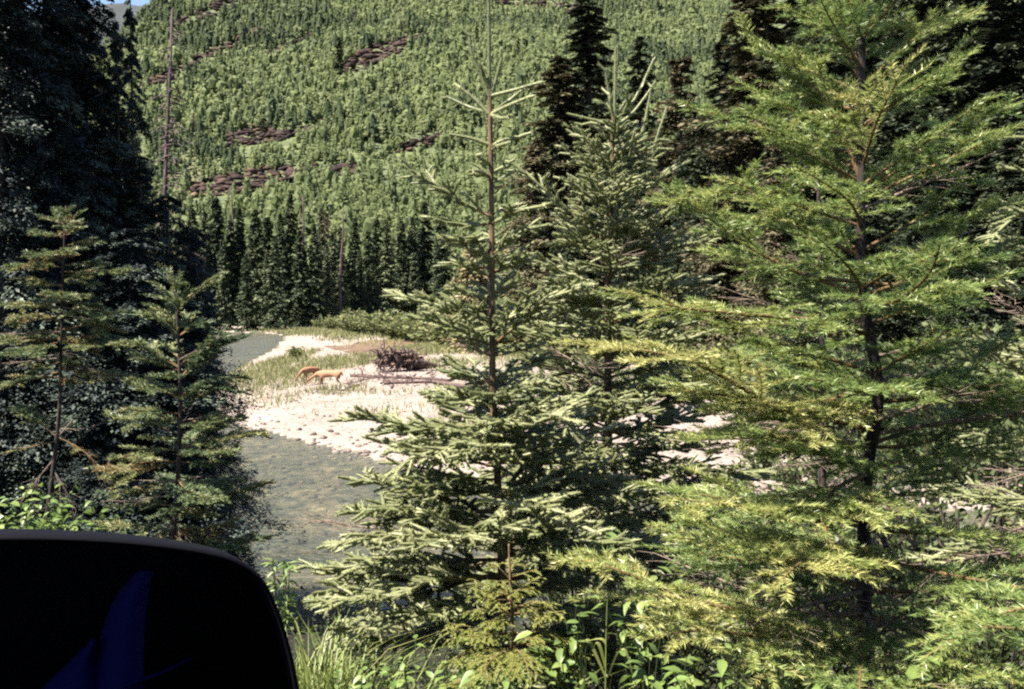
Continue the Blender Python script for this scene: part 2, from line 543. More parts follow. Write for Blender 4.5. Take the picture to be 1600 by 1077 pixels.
# far hill behind the left shoulder, shade and haze blue painted into its colour
def far_hill():
    xs = np.linspace(-1100, 500, 90); ys = np.linspace(820, 1500, 50)
    X, Y = np.meshgrid(xs, ys, indexing='ij')
    prof = 330 + 0.14 * (X + 620) + 40 * fbm(X / 160, X * 0 + 2)
    prof = np.where(X < -620, 330 + 0.55 * (X + 620) * 0.25 + 30 * fbm(X / 130, X * 0 + 2), prof)
    Z = prof * sstep(820, 1260, Y) + 25 * fbm(X / 90, Y / 90, 5)
    Z = np.where(Y > 1280, Z - (Y - 1280) * 0.4, Z)
    mb = MB(); n, k = X.shape
    idx = np.arange(n * k).reshape(n, k)
    F = np.stack([idx[:-1, :-1], idx[1:, :-1], idx[1:, 1:], idx[:-1, 1:]], -1).reshape(-1, 4)
    mb.add(np.stack([X, Y, Z], -1).reshape(-1, 3), f4=F)
    m, nt, b, out = newmat('hazy shaded forest')
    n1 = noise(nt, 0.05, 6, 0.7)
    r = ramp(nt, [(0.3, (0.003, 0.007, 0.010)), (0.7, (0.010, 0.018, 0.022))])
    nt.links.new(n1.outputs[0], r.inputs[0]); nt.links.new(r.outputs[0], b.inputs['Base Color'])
    b.inputs['Roughness'].default_value = 0.9
    o = mb.build('distant_hill', m, smooth=True); o['kind'] = 'structure'
    # trees on it so the outline is not smooth
    return X, Y, Z


far_hill()

# ------------------------------------------------------------------ water
def build_water():
    F = GF[GZ == 0]
    dm = None
    xs, ys = [], []
    u, inv = np.unique(F.ravel(), return_inverse=True)
    V = GV[u].copy()
    V[:, 2] = 0.0
    mb = MB(); mb.add(V, f4=inv.reshape(-1, 4))
    m, nt, b, out = newmat('river water')
    tc = nt.nodes.new('ShaderNodeTexCoord')
    mp = nt.nodes.new('ShaderNodeMapping'); mp.inputs['Rotation'].default_value = (0, 0, R(25)); mp.inputs['Scale'].default_value = (0.5, 1.2, 1)
    nt.links.new(tc.outputs['Object'], mp.inputs[0])
    n1 = noise(nt, 0.9, 6, 0.65, vec=mp.outputs[0])
    n2 = noise(nt, 6.5, 3, 0.6, vec=mp.outputs[0])
    ad = nt.nodes.new('ShaderNodeMath'); ad.operation = 'MULTIPLY_ADD'
    nt.links.new(n2.outputs[0], ad.inputs[0]); ad.inputs[1].default_value = 0.3; nt.links.new(n1.outputs[0], ad.inputs[2])
    bp = nt.nodes.new('ShaderNodeBump'); bp.inputs['Strength'].default_value = 0.85; bp.inputs['Distance'].default_value = 0.16
    nt.links.new(ad.outputs[0], bp.inputs['Height'])
    gl = nt.nodes.new('ShaderNodeBsdfGlossy'); gl.inputs['Roughness'].default_value = 0.2
    gl.inputs['Color'].default_value = (0.95, 0.97, 1, 1)
    nt.links.new(bp.outputs[0], gl.inputs['Normal'])
    tr = nt.nodes.new('ShaderNodeBsdfTransparent'); tr.inputs['Color'].default_value = (0.84, 0.87, 0.84, 1)
    df = nt.nodes.new('ShaderNodeBsdfDiffuse'); df.inputs['Color'].default_value = (0.075, 0.10, 0.10, 1)
    nt.links.new(bp.outputs[0], df.inputs['Normal'])
    m0 = nt.nodes.new('ShaderNodeMixShader'); m0.inputs[0].default_value = 0.12
    nt.links.new(tr.outputs[0], m0.inputs[1]); nt.links.new(df.outputs[0], m0.inputs[2])
    fr = nt.nodes.new('ShaderNodeFresnel'); fr.inputs['IOR'].default_value = 1.33
    nt.links.new(bp.outputs[0], fr.inputs['Normal'])
    mx = nt.nodes.new('ShaderNodeMixShader')
    nt.links.new(fr.outputs[0], mx.inputs[0]); nt.links.new(m0.outputs[0], mx.inputs[1]); nt.links.new(gl.outputs[0], mx.inputs[2])
    nt.links.new(mx.outputs[0], out.inputs['Surface'])
    o = mb.build('river_water', m, smooth=True); o['kind'] = 'structure'


build_water()

# ------------------------------------------------------------------ conifers made of many small sprays (middle and far distance)
def soup(rng, H, Rad, nb, nt, leaf, base=0.03, power=0.85, droop=0.45, wr=0.35, flat=0.5, irregular=0.35):
    """leafy boughs of a conifer: nb boughs with nt sprays each -> MB"""
    t = base + (1 - base) * np.sort(rng.random(nb)) ** 0.92
    z = t * H
    lump = 1 + irregular * np.sin(t * 23 + rng.uniform(0, 6)) * rng.random(nb)
    Rz = Rad * np.power(1.02 - t, power) * rng.uniform(0.6, 1.12, nb) * lump
    Rz = np.maximum(Rz, 0.02 * Rad)
    az = rng.uniform(0, 2 * math.pi, nb)
    bi = np.repeat(np.arange(nb), nt)
    m = len(bi)
    s = rng.random(m) ** 0.65
    rad = Rz[bi] * s
    lat = rng.normal(0, 0.20, m) * Rz[bi] * (1.1 - 0.8 * s)
    ca, sa = np.cos(az[bi]), np.sin(az[bi])
    p = np.stack([ca * rad - sa * lat, sa * rad + ca * lat,
                  z[bi] - droop * Rz[bi] * s ** 1.4 + 0.12 * Rz[bi] * np.clip(s - 0.75, 0, 1) * 3 + rng.normal(0, 0.05, m) * Rz[bi]], 1)
    out = np.stack([ca, sa, 0 * ca], 1)
    sid = np.stack([-sa, ca, 0 * ca], 1)
    d = out * rng.uniform(0.3, 1.1, m)[:, None] + sid * (np.sign(lat) * rng.uniform(0, 0.9, m))[:, None]
    d[:, 2] += rng.normal(-0.30, 0.28, m)
    d = nrm(d)
    up = nrm(np.stack([rng.normal(0, flat, m), rng.normal(0, flat, m), np.ones(m)], 1))
    wv = nrm(np.cross(d, up))
    l = leaf * rng.uniform(0.6, 1.5, m)[:, None]
    wd = l * wr
    a = p - d * l * 0.35
    V = np.stack([a, p + wv * wd, p + d * l * 0.75, p - wv * wd], 1).reshape(-1, 3)
    i = np.arange(m) * 4
    F4 = np.stack([i, i + 1, i + 2, i + 3], 1)
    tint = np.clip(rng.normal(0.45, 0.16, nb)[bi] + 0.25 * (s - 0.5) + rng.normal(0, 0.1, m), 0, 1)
    mb = MB()
    mb.add(V, f4=F4, t=np.repeat(tint, 4))
    return mb


def soup_trunk(H, r, rng, dead=0, deadlen=1.0, bend=0.0):
    mb = MB()
    z = np.linspace(-0.6, H * 0.985, 9)
    P = np.stack([bend * np.sin(z / H * 3 + rng.uniform(0, 3)) * z / H, bend * np.cos(z / H * 2.3) * z / H, z], 1)
    tubes(mb, P, r, r * 0.12, 7, t=0.4, cap=True)
    if dead:
        zz = rng.uniform(0.12, 0.97, dead) * H; az = rng.uniform(0, 6.28, dead); L = deadlen * rng.uniform(0.3, 1, dead) * (1.15 - zz / H)
        q = np.stack([np.interp(zz, z, P[:, 0]), np.interp(zz, z, P[:, 1]), zz], 1)
        o = np.stack([np.cos(az), np.sin(az), 0 * az], 1)
        B = np.stack([q, q + o * (L * 0.5)[:, None] + [0, 0, 0.0], q + o * L[:, None] - np.stack([0 * L, 0 * L, 0.35 * L], 1)], 1)
        tubes(mb, B, r * 0.16, r * 0.05, 3, t=0.5)
    return mb


class Kind:
    """a conifer kind: crown and trunk meshes shared between its copies"""
    def __init__(s, crown, trunk): s.crown = crown; s.trunk = trunk


def kind(seed, H, Rad, nb, nt, leaf, mat, bark='darkbark', r=None, dead=0, **kw):
    rng = np.random.default_rng(seed)
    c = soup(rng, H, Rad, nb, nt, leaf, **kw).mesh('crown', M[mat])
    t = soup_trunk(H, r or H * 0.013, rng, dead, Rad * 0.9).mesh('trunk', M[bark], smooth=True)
    return Kind(c, t)


def plant(k, name, label, cat, x, y, s, rz=None, group=None, z=None, sx=1.0):
    o = empty(name, (x, y, (tz(x, y) if z is None else z) - 0.05), random.uniform(0, 6.28) if rz is None else rz)
    o.scale = (s * sx, s * sx, s)
    tag(o, label, cat, group)
    link('trunk', k.trunk, o); link('crown', k.crown, o)
    return o


# --- row of dark spruces on the far bank: (px of trunk, py of tip, py of base)
KF = [kind(20 + i, 20, [3.4, 2.9, 3.9, 3.2][i], 230, 20, 0.55, 'fardark', power=[0.75, 0.6, 0.9, 0.7][i], droop=0.5, dead=6) for i in range(4)]
FAR = [
    (322, 330, 512, 'blackish spruce standing just left of the tall pole at the far bend'), (340, 310, 512, 'tall dark spruce at the left end of the far row'),
    (362, 345, 510, 'dark spruce left of the river bend with its foot hidden by a bough'),
    (376, 326, 512, 'second dark spruce right of the bend with a blunt top'), (401, 328, 514, 'steep dark spruce whose foot touches the far water'),
    (386, 400, 515, 'low dark spruce leaning over the far water edge'), (418, 395, 515, 'narrow low spruce between two taller ones beside the far water'),
    (431, 372, 514, 'slim spruce left of the tallest spire in the far row'), (455, 303, 510, 'tallest spire of the far row, left of the bleached pole'),
    (446, 385, 512, 'short spruce in front of the tallest far spire'), (478, 395, 512, 'ragged low spruce at the foot of the bleached pole'),
    (503, 330, 508, 'dark spruce standing under the greyish half dead tree'), (490, 400, 508, 'small spruce at the right foot of the bleached pole'),
    (521, 365, 505, 'dark spruce between the two pale poles of the far row'), (549, 378, 505, 'dark spruce just right of the second pale pole'),
    (537, 420, 506, 'low spruce at the foot of the second pale pole'), (563, 390, 503, 'medium spruce left of the sharp pointed one in the far row'),
    (589, 342, 500, 'sharp pointed spruce in the middle of the far row right half'), (577, 420, 502, 'low wide spruce at the meadow edge of the far row'),
    (628, 345, 498, 'pointed spruce left of the wide dark one in the far row'), (608, 400, 500, 'low spruce between two pointed ones by the willows'),
    (648, 395, 497, 'short spruce in front of the wide dark spruce'), (664, 318, 496, 'thin topped wide dark spruce near the right end of the far row'),
    (684, 370, 494, 'last dark spruce of the far row beside the tan tree'),
    (420, 340, 512, 'dark spruce filling the gap right of the steep one at the far water'), (470, 360, 510, 'dark spruce behind the bleached pole'),
    (512, 385, 506, 'dark low spruce under the withered tree, right half'), (533, 355, 504, 'dark spruce close behind the second pale pole'),
    (556, 340, 503, 'dark spruce peeping over the row right of the second pole'), (576, 360, 502, 'dark spruce left of the sharp pointed one, set back'),
    (606, 350, 500, 'dark spruce set back between the two pointed ones'), (645, 340, 498, 'dark spruce set back left of the wide dark one'), (690, 335, 495, 'dark spruce set back at the right end of the far row'),
    (350, 375, 513, 'low dark spruce in the left third of the far row'), (492, 352, 509, 'dark spruce set back left of the withered tree'), (440, 335, 512, 'dark spruce set back left of the tallest spire'),
    (303, 325, 515, 'dark spruce of the far row seen past the left snag'), (286, 350, 517, 'dark spruce of the far row behind the small left fir'),
]
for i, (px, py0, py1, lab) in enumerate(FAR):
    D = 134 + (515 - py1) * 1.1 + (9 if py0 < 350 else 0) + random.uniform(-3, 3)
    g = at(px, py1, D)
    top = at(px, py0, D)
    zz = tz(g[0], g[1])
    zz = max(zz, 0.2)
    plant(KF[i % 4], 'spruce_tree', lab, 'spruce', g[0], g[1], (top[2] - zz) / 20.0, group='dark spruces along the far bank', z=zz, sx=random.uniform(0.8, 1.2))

# greyish half-dead tree and tan tree
KG = kind(41, 18, 3.0, 110, 8, 0.4, 'brown', bark='snag', dead=60, power=0.5, droop=0.2)
g = at(515, 505, 140); plant(KG, 'withered_tree', 'greyish half dead tree with thin foliage among the far spruces', 'tree', g[0] - 1, g[1] + 3, (at(515, 325, 140)[2] - 0.6) / 18, z=0.6, sx=0.8)
KT = kind(42, 9, 2.6, 200, 26, 0.32, 'tan', power=0.55, droop=0.35)
g = at(738, 530, 75); plant(KT, 'tan_conifer', 'pale tan browned conifer behind the bare spruce trunk', 'conifer', g[0], g[1], (at(738, 372, 75)[2] - 0.8) / 9, sx=1.0)

# --- dark trees on the right, across the bar: px, top py, depth, kind, label
KR = [kind(50, 24, 3.9, 330, 70, 0.25, 'brown', power=0.62, droop=0.45, irregular=0.5, dead=10, wr=0.3),
      kind(51, 24, 3.2, 320, 66, 0.25, 'dark', power=0.75, droop=0.5, irregular=0.5, dead=8, wr=0.3),
      kind(52, 22, 4.2, 330, 70, 0.25, 'brown', power=0.6, droop=0.3, irregular=0.6, dead=14, wr=0.3),
      kind(53, 24, 4.6, 360, 80, 0.25, 'dark', power=0.6, droop=0.5, irregular=0.55, dead=8, wr=0.3)]
RIGHT = [
    (918, -15, 78, 1, 1.45, 'tall dark spruce rising above its brownish neighbour behind the twin leaders'),
    (872, 90, 76, 0, 1.25, 'brownish olive spruce on the left flank of the tall dark one'),
    (838, 215, 74, 0, 0.95, 'short brownish spruce at the left edge of the right hand stand'),
    (998, 62, 82, 1, 1.05, 'slender dark spruce with a sharp tip right of the leaning leader'),
    (950, 180, 84, 3, 0.9, 'dark filler spruce behind the leader of the middle young spruce'),
    (1062, 92, 72, 2, 1.0, 'grey brown withered spruce right of the slender dark one'),
    (1030, 230, 70, 2, 0.8, 'low grey brown spruce in front of the withered one'),
    (1125, 60, 66, 1, 1.1, 'dark spruce just left of the big fir top'),
    (1175, -40, 60, 0, 1.1, 'brownish tall spruce behind the left boughs of the big fir'),
    (1245, -60, 62, 3, 1.0, 'dark tall spruce hidden behind the big fir trunk'),
    (1310, -120, 55, 3, 1.0, 'dark tall spruce close behind the top of the big fir'),
    (1395, -160, 52, 3, 1.0, 'dark tall spruce right of the big fir trunk'),
    (1470, -120, 50, 3, 1.0, 'blackish tall spruce behind the right boughs of the big fir'),
    (1545, -200, 47, 3, 1.05, 'blackish tall spruce near the right edge of the photo'),
    (1625, -200, 45, 3, 1.1, 'blackish tall spruce cut by the right edge of the photo'),
    (1210, 200, 50, 2, 0.9, 'brownish shorter spruce seen between the left fir boughs'),
    (1440, 150, 44, 3, 0.9, 'dark shorter spruce behind the right fir boughs'),
    (1580, 180, 42, 3, 0.9, 'dark shorter spruce at the right edge below the tallest ones'),
    (1120, 300, 58, 0, 0.9, 'low brownish spruce behind the left tip of the fir'),
    (1340, 250, 42, 3, 0.9, 'dark low spruce directly behind the big fir trunk'),
    (1500, 330, 40, 3, 1.0, 'dark low spruce behind the lower right fir boughs'),
    (900, 300, 66, 3, 0.9, 'dark low spruce behind the crown of the middle young spruce'),
    (985, 330, 64, 3, 0.9, 'dark low bushy spruce right behind the middle young spruce'),
    (1260, 380, 45, 3, 1.0, 'dark low spruce seen through the middle of the big fir'),
    (1660, 0, 40, 3, 1.0, 'dark spruce just past the right edge of the photo'),
    (1150, 90, 64, 3, 1.0, 'dark full spruce between the withered one and the big fir'),
    (1090, 170, 68, 3, 0.9, 'dark full spruce under the tip of the withered one'),
    (1280, 60, 54, 3, 1.0, 'dark full spruce left of the upper fir trunk'),
    (1430, 20, 50, 3, 1.1, 'dark full spruce right of the upper fir trunk'),
    (1520, 60, 46, 3, 1.1, 'dark full spruce behind the outer right fir boughs'),
]
for px, py, D, k, sx, lab in RIGHT:
    p = at(px, 480, D)
    z = max(tz(p[0], p[1]), 0.2)
    H = [24, 24, 22, 24][k]
    s = (at(px, py, D)[2] - z) / H
    plant(KR[k], 'spruce_tree', lab, 'spruce', p[0], p[1], s, group='dark stand right of the river', z=z, sx=sx * (1.35 if s > 0.5 else 1.7))

# --- big shaded conifers on the left bank
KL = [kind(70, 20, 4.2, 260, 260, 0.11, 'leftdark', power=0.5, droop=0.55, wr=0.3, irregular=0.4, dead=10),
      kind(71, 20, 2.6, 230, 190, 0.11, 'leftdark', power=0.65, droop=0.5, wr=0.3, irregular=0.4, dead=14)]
LEFT = [
    (30, -170, 15, 0, 1.3, 'huge dark conifer filling the upper left corner'),
    (-70, -170, 17, 0, 1.3, 'huge dark conifer cut by the left edge'),
    (80, -150, 16.5, 0, 1.25, 'huge dark conifer beside the corner one, its boughs hanging into the top left'),
    (5, -190, 13, 0, 1.2, 'huge dark conifer in front of the others in the upper left corner'),
    (140, -60, 18, 0, 0.9, 'dark conifer whose boughs reach toward the bare snag'),
    (105, -60, 18, 0, 0.75, 'dark conifer with bluish drooping boughs right of the corner one'),
    (190, 40, 17, 1, 0.75, 'narrow dark conifer left of the bare tall snag'),
    (212, -10, 17.5, 1, 0.62, 'thin dark conifer with the taller tip left of the snag'),
    (165, 120, 16, 1, 1.0, 'dark conifer at the shoulder of the left stand'),
    (222, 240, 15.5, 1, 1.1, 'dark lower conifer at the foot of the bare snag'),
    (262, 300, 16, 0, 0.75, 'dark conifer right of the snag with a flat bough over the hillside'),
    (298, 350, 16, 0, 0.72, 'dark conifer at the right end of the left stand'),
    (140, 230, 14, 0, 0.8, 'dark bushy conifer behind the browned left fir'),
    (70, 150, 13.5, 0, 0.8, 'dark conifer behind the top of the browned left fir'),
    (10, 200, 12.5, 0, 0.8, 'dark low conifer at the left edge'),
    (205, 350, 13, 0, 0.95, 'dark bushy conifer behind the small left fir'),
    (250, 420, 13.5, 0, 1.0, 'low dark conifer right behind the small left fir top'),
    (300, 470, 14.5, 0, 0.8, 'low dark conifer beside the far left river bend'),
    (120, 470, 12, 0, 1.0, 'low dark conifer under the browned left fir boughs'),
    (215, 540, 12.5, 0, 1.1, 'low dark conifer on the bank between the two left firs'),
    (30, 520, 11.5, 0, 1.0, 'low dark conifer above the mirror at the left edge'),
    (290, 600, 13.5, 0, 1.0, 'lowest dark conifer at the water edge behind the small left fir'),
    (150, 620, 11.0, 0, 1.2, 'dark bushy sapling under the gap between the two left firs'),
]
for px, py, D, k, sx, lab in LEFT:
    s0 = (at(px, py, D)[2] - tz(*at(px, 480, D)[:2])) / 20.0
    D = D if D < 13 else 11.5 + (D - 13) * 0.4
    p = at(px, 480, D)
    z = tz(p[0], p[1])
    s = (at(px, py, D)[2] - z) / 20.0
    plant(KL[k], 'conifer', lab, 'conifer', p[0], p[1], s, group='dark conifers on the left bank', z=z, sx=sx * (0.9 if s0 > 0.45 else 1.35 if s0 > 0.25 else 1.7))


def snag(name, label, px0, py0, px1, py1, D, r, dead, dl, group=None, seed=0):
    """bare dead trunk from its foot (px1,py1) to its tip (px0,py0)"""
    rng = np.random.default_rng(seed)
    a = at(px1, py1, D); b = at(px0, py0, D)
    z = tz(a[0], a[1]); a = np.array([a[0], a[1], min(z, a[2])])
    H = np.linalg.norm(b - a)
    o = empty(name, a)
    tag(o, label, 'dead tree', group)
    v = b - a
    mb = MB()
    s = np.linspace(0, 1, 10)
    P = s[:, None] * v + np.stack([0.012 * H * np.sin(s * 5 + seed) + 0.003 * H * np.sin(s * 23 + seed), 0 * s, 0 * s], 1) * (s * (1 - s) * 4)[:, None]
    P[0] -= [0, 0, 0.3]
    tubes(mb, P, r, r * 0.25, 8, t=0.3, cap=True)
    link('trunk', mb.mesh('trunk', M['snag'], smooth=True), o)
    bm_ = MB()
    if dead:
        ss = rng.uniform(0.1, 0.98, dead); az = rng.uniform(0, 6.28, dead); L = dl * rng.uniform(0.25, 1, dead) * (1.2 - ss)
        q = ss[:, None] * v
        d = np.stack([np.cos(az), np.sin(az), rng.uniform(-0.35, 0.1, dead)], 1)
        B = np.stack([q, q + d * (L * 0.55)[:, None], q + d * L[:, None] + np.stack([0 * L, 0 * L, -0.25 * L], 1)], 1)
        tubes(bm_, B, max(r * 0.14, 0.012), 0.006, 3, t=0.5)
        n2 = dead
        B2 = np.stack([q + d * (L * 0.5)[:, None], q + d * (L * 0.7)[:, None] + np.stack([-np.sin(az) * L * .25, np.cos(az) * L * .25, -0.12 * L], 1)], 1)
        tubes(bm_, B2, 0.012, 0.005, 3, t=0.6)
        t = bm_.build('dead_branches', M['snag'], o); t['kind'] = 'stuff'
    return o


snag('snag', 'tall bare snag with thin drooping dead branches left of the hillside', 269, 15, 257, 430, 17, 0.075, 240, 1.0, seed=1)
snag('snag', 'bleached leaning pole between the far bank spruces', 473, 305, 481, 470, 141, 0.32, 0, 0, 'bare poles by the far bank', 2)
snag('snag', 'second pale pole right of the greyish half dead tree', 536, 325, 531, 440, 142, 0.28, 8, 1.5, 'bare poles by the far bank', 3)
snag('snag', 'dark pole at the left end of the far spruces', 361, 290, 363, 420, 150, 0.3, 10, 1.5, 'bare poles by the far bank', 4)

# ------------------------------------------------------------------ hillside: outcrops, young forest, dark conifers, snags
LEDGES = [  # px, py, half width px, half height px, tilt
    (583, 88, 52, 17, -0.40, 'reddish brown rock outcrop high on the hillside, right of the lone dark conifer'),
    (640, 64, 30, 5, -0.35, 'thin red ledge running right from the large hillside outcrop'),
    (393, 214, 42, 15, -0.12, 'dark brown outcrop in the middle of the left hillside'),
    (468, 207, 40, 4, -0.3, 'thin orange ledge right of the middle outcrop'),
    (385, 284, 94, 17, -0.16, 'long dark red ledge above the far spruces'),
    (322, 92, 88, 8, -0.48, 'long thin reddish ledge on the upper left hillside'),
    (330, 20, 60, 10, -0.4, 'reddish ledge at the top left shoulder of the hill'),
    (535, 268, 26, 9, -0.2, 'small brown ledge right of the long dark one'),
    (660, 224, 34, 9, -0.25, 'small shadowed ledge behind the bare spruce leader'),
    (875, 12, 40, 5, 0.1, 'red ledge at the top of the photo left of the tall dark spruce'),
    (800, 4, 24, 4, 0.0, 'tiny red ledge at the top edge of the photo'),
    (455, 72, 40, 4, -0.4, 'faint ledge between the left shoulder and the large outcrop'),
]
M['rock'] = stonemat('outcrop rock', [(0.1, (0.008, 0.005, 0.006)), (0.45, (0.021, 0.012, 0.012)), (0.8, (0.050, 0.028, 0.022)), (1.0, (0.11, 0.078, 0.046))], 0.35, 1.6, 0.9)


def ico(rng, sub=1, rough=0.25):
    bm = bmesh.new()
    bmesh.ops.create_icosphere(bm, subdivisions=sub, radius=1)
    V = np.array([v.co[:] for v in bm.verts]); F = np.array([[v.index for v in f.verts] for f in bm.faces])
    bm.free()
    V = V * (1 + rough * rng.normal(0, 1, (len(V), 1)))
    return V, F


for i, (px, py, hw, hh, tilt, lab) in enumerate(LEDGES):
    rng = np.random.default_rng(200 + i)
    hw, hh = hw * 1.15, max(hh, 5.5)
    mb = MB()
    c = on_ground(px, py, 150)
    n = int(16 + hw * hh / 5)
    for j in range(n):
        u = rng.uniform(-1, 1); v = rng.uniform(-1, 1) * (1 - 0.5 * u * u)
        g = on_ground(px + u * hw, py + tilt * u * hw + v * hh, 150)
        sz = c[1] / FPX * min(rng.lognormal(1.35, 0.45), 8.5) * (0.9 if hh < 6 else 1.1)
        V, F = ico(rng, 0, 0.30)
        V = V * np.array([sz * rng.uniform(0.8, 1.7), sz * 0.9, sz * rng.uniform(0.3, 0.7)])
        a = rng.uniform(-0.5, 0.5); ca, sa = math.cos(a), math.sin(a)
        V = V @ np.array([[ca, sa, 0], [-sa, ca, 0], [0, 0, 1]])
        mb.add(V + g + [0, 0, sz * 0.25], f3=F)
    o = mb.build('rock_outcrop', M['rock'], origin=c); o.location = c
    tag(o, lab, 'rock outcrop', 'rock outcrops on the hillside')


def in_ledge(px, py):
    k = np.zeros(px.shape, bool)
    for (cx, cy, hw, hh, tilt, _) in LEDGES:
        u = (px - cx) / hw; v = (py - cy - tilt * (px - cx)) / (max(hh, 5.5) + 3)
        k |= (np.abs(u) < 1) & (np.abs(v - 0.4) < 1.0 - 0.5 * u * u)
    return k


def tuft_protos(seed, n, tris, slim, tint0, cone):
    """small hillside trees, height 1: a lumpy body with loose leaf clumps round it; list of (V (m,3,3), tint)"""
    rng = np.random.default_rng(seed)
    out = []
    for i in range(n):
        V0, F0 = ico(rng, 0, 0.10)
        zz = (V0[:, 2] + 1) / 2
        wd = slim * 0.80 * (0.35 + 0.65 * (1 - zz)) if cone else slim * 0.75
        V0 = np.stack([V0[:, 0] * wd, V0[:, 1] * wd, zz * (0.95 if cone else 0.8)], 1)
        B = V0[F0]
        B = B[B[:, :, 2].mean(1) > 0.33]
        z = rng.random(tris) ** 0.85
        if cone:
            rad = slim * (1.08 - z) * rng.uniform(0.6, 1.1, tris)
        else:
            rad = slim * np.sqrt(np.clip(1 - (2 * z - 0.95) ** 2, 0.05, 1)) * rng.uniform(0.7, 1.1, tris)
        az = rng.uniform(0, 6.28, tris)
        p = np.stack([rad * np.cos(az), rad * np.sin(az), 0.04 + z * 0.95], 1)
        nn = nrm(np.stack([np.cos(az), np.sin(az), 0.5 + 0 * az], 1) + rng.normal(0, 0.35, (tris, 3)))
        d = nrm(np.cross(nn, rng.normal(0, 1, (tris, 3))) + [0, 0, 0.3])
        wv = nrm(np.cross(d, nn))
        l = rng.uniform(0.09, 0.18, tris)[:, None]
        V = np.stack([p - d * l * .6 + wv * l * .7, p + d * l, p - d * l * .6 - wv * l * .7], 1)
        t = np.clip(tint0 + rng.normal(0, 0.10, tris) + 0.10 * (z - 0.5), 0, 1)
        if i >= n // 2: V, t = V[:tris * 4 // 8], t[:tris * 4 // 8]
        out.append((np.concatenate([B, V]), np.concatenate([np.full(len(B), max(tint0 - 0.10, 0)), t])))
    return out


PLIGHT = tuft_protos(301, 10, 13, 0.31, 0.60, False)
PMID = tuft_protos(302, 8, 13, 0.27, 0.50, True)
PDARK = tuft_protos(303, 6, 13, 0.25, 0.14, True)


def hill_forest():
    rng = np.random.default_rng(310)
    N = 56000
    y = np.sqrt(rng.uniform(186 ** 2, 575 ** 2, N))
    x = rng.uniform(-0.44, 0.25, N) * y
    keep = (x > -158 - 0.13 * (y - 400) - 25) & (rng.random(N) < np.clip(1.05 - 0.0011 * (y - 186), 0.4, 1))
    x, y = x[keep], y[keep]
    z = terrain(x, y)
    px, py, d = project(np.stack([x, y, z], 1))
    keep = (py > -40) & ~in_ledge(px, py)
    x, y, z, px, py = x[keep], y[keep], z[keep], px[keep], py[keep]
    clump = fbm(x / 30 + 7, y / 30) + 0.55 * fbm(x / 9, y / 9 + 3)
    # thin a little by clumps so ground shows
    keep = rng.random(len(x)) < np.clip(0.74 + 0.9 * clump, 0.30, 1)
    x, y, z, clump, px = x[keep], y[keep], z[keep], clump[keep], px[keep]
    band = fbm(x / 55 + 0.35 * y / 55 - 3, y / 22 + 11)
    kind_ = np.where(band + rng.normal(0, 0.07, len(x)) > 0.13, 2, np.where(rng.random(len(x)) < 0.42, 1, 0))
    kind_ = np.where((rng.random(len(x)) < 0.02), 2, kind_)
    h = np.clip(rng.lognormal(0.92, 0.36, len(x)), 1.2, 6.5) * np.where(kind_ == 2, 1.25, 1.0) * (1 + 0.25 * (y > 300))
    order = np.argsort(y)
    x, y, z, kind_, h = x[order], y[order], z[order], kind_[order], h[order]
    # the nearest ones one by one
    meshes = []
    for P, nm in ((PLIGHT, 0), (PMID, 1), (PDARK, 2)):
        row = []
        for V, t in (P[:3] + P[:1]):
            mb = MB(); mb.add(V.reshape(-1, 3), f3=np.arange(len(V) * 3).reshape(-1, 3), t=np.repeat(t, 3)); row.append(mb.mesh('young_tree', M['young']))
        meshes.append(row)
    ppx, ppy, _ = project(np.stack([x, y, z], 1))
    vis = np.where((ppx > 295) & (ppx < 850) & (ppy < 470))[0][:260]
    kl = [('small round pale green tree on the lower sunny hillside', 'round pale trees low on the hillside'),
          ('small pointed mid green tree on the lower sunny hillside', 'pointed green trees low on the hillside'),
          ('small dark green conifer on the lower sunny hillside', 'small dark conifers low on the hillside')]
    for j in vis:
        k = int(kind_[j])
        o = link('young_tree', meshes[k][j % 4], None, (x[j], y[j], z[j] - 0.1), (0, 0, rng.uniform(0, 6.28)), (h[j], h[j], h[j]))
        tag(o, kl[k][0], 'tree', kl[k][1])
    rest = np.ones(len(x), bool); rest[vis] = False
    x, y, z, kind_, h = x[rest], y[rest], z[rest], kind_[rest], h[rest]
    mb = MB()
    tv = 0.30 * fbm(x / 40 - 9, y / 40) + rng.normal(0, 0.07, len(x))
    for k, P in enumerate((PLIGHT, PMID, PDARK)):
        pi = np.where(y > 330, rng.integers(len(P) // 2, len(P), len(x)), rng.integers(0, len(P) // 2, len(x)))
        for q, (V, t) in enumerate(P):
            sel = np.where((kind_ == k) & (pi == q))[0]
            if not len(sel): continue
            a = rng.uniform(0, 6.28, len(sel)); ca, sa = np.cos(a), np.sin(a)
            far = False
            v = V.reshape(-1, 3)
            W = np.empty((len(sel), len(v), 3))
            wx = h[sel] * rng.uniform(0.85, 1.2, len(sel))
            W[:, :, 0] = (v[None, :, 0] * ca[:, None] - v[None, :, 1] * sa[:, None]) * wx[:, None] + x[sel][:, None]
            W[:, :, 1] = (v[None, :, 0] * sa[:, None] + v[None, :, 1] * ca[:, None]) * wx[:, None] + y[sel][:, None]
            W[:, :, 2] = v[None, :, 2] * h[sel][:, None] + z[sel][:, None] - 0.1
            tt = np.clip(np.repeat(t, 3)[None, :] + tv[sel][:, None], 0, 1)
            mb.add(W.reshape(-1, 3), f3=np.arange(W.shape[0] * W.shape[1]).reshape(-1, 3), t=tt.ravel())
    print('hill trees', len(x), 'tris', mb.n // 3)
    o = mb.build('hillside_forest', M['young'])
    tag(o, 'pale green young forest covering the sunny hillside', 'forest', kind='stuff')


hill_forest()

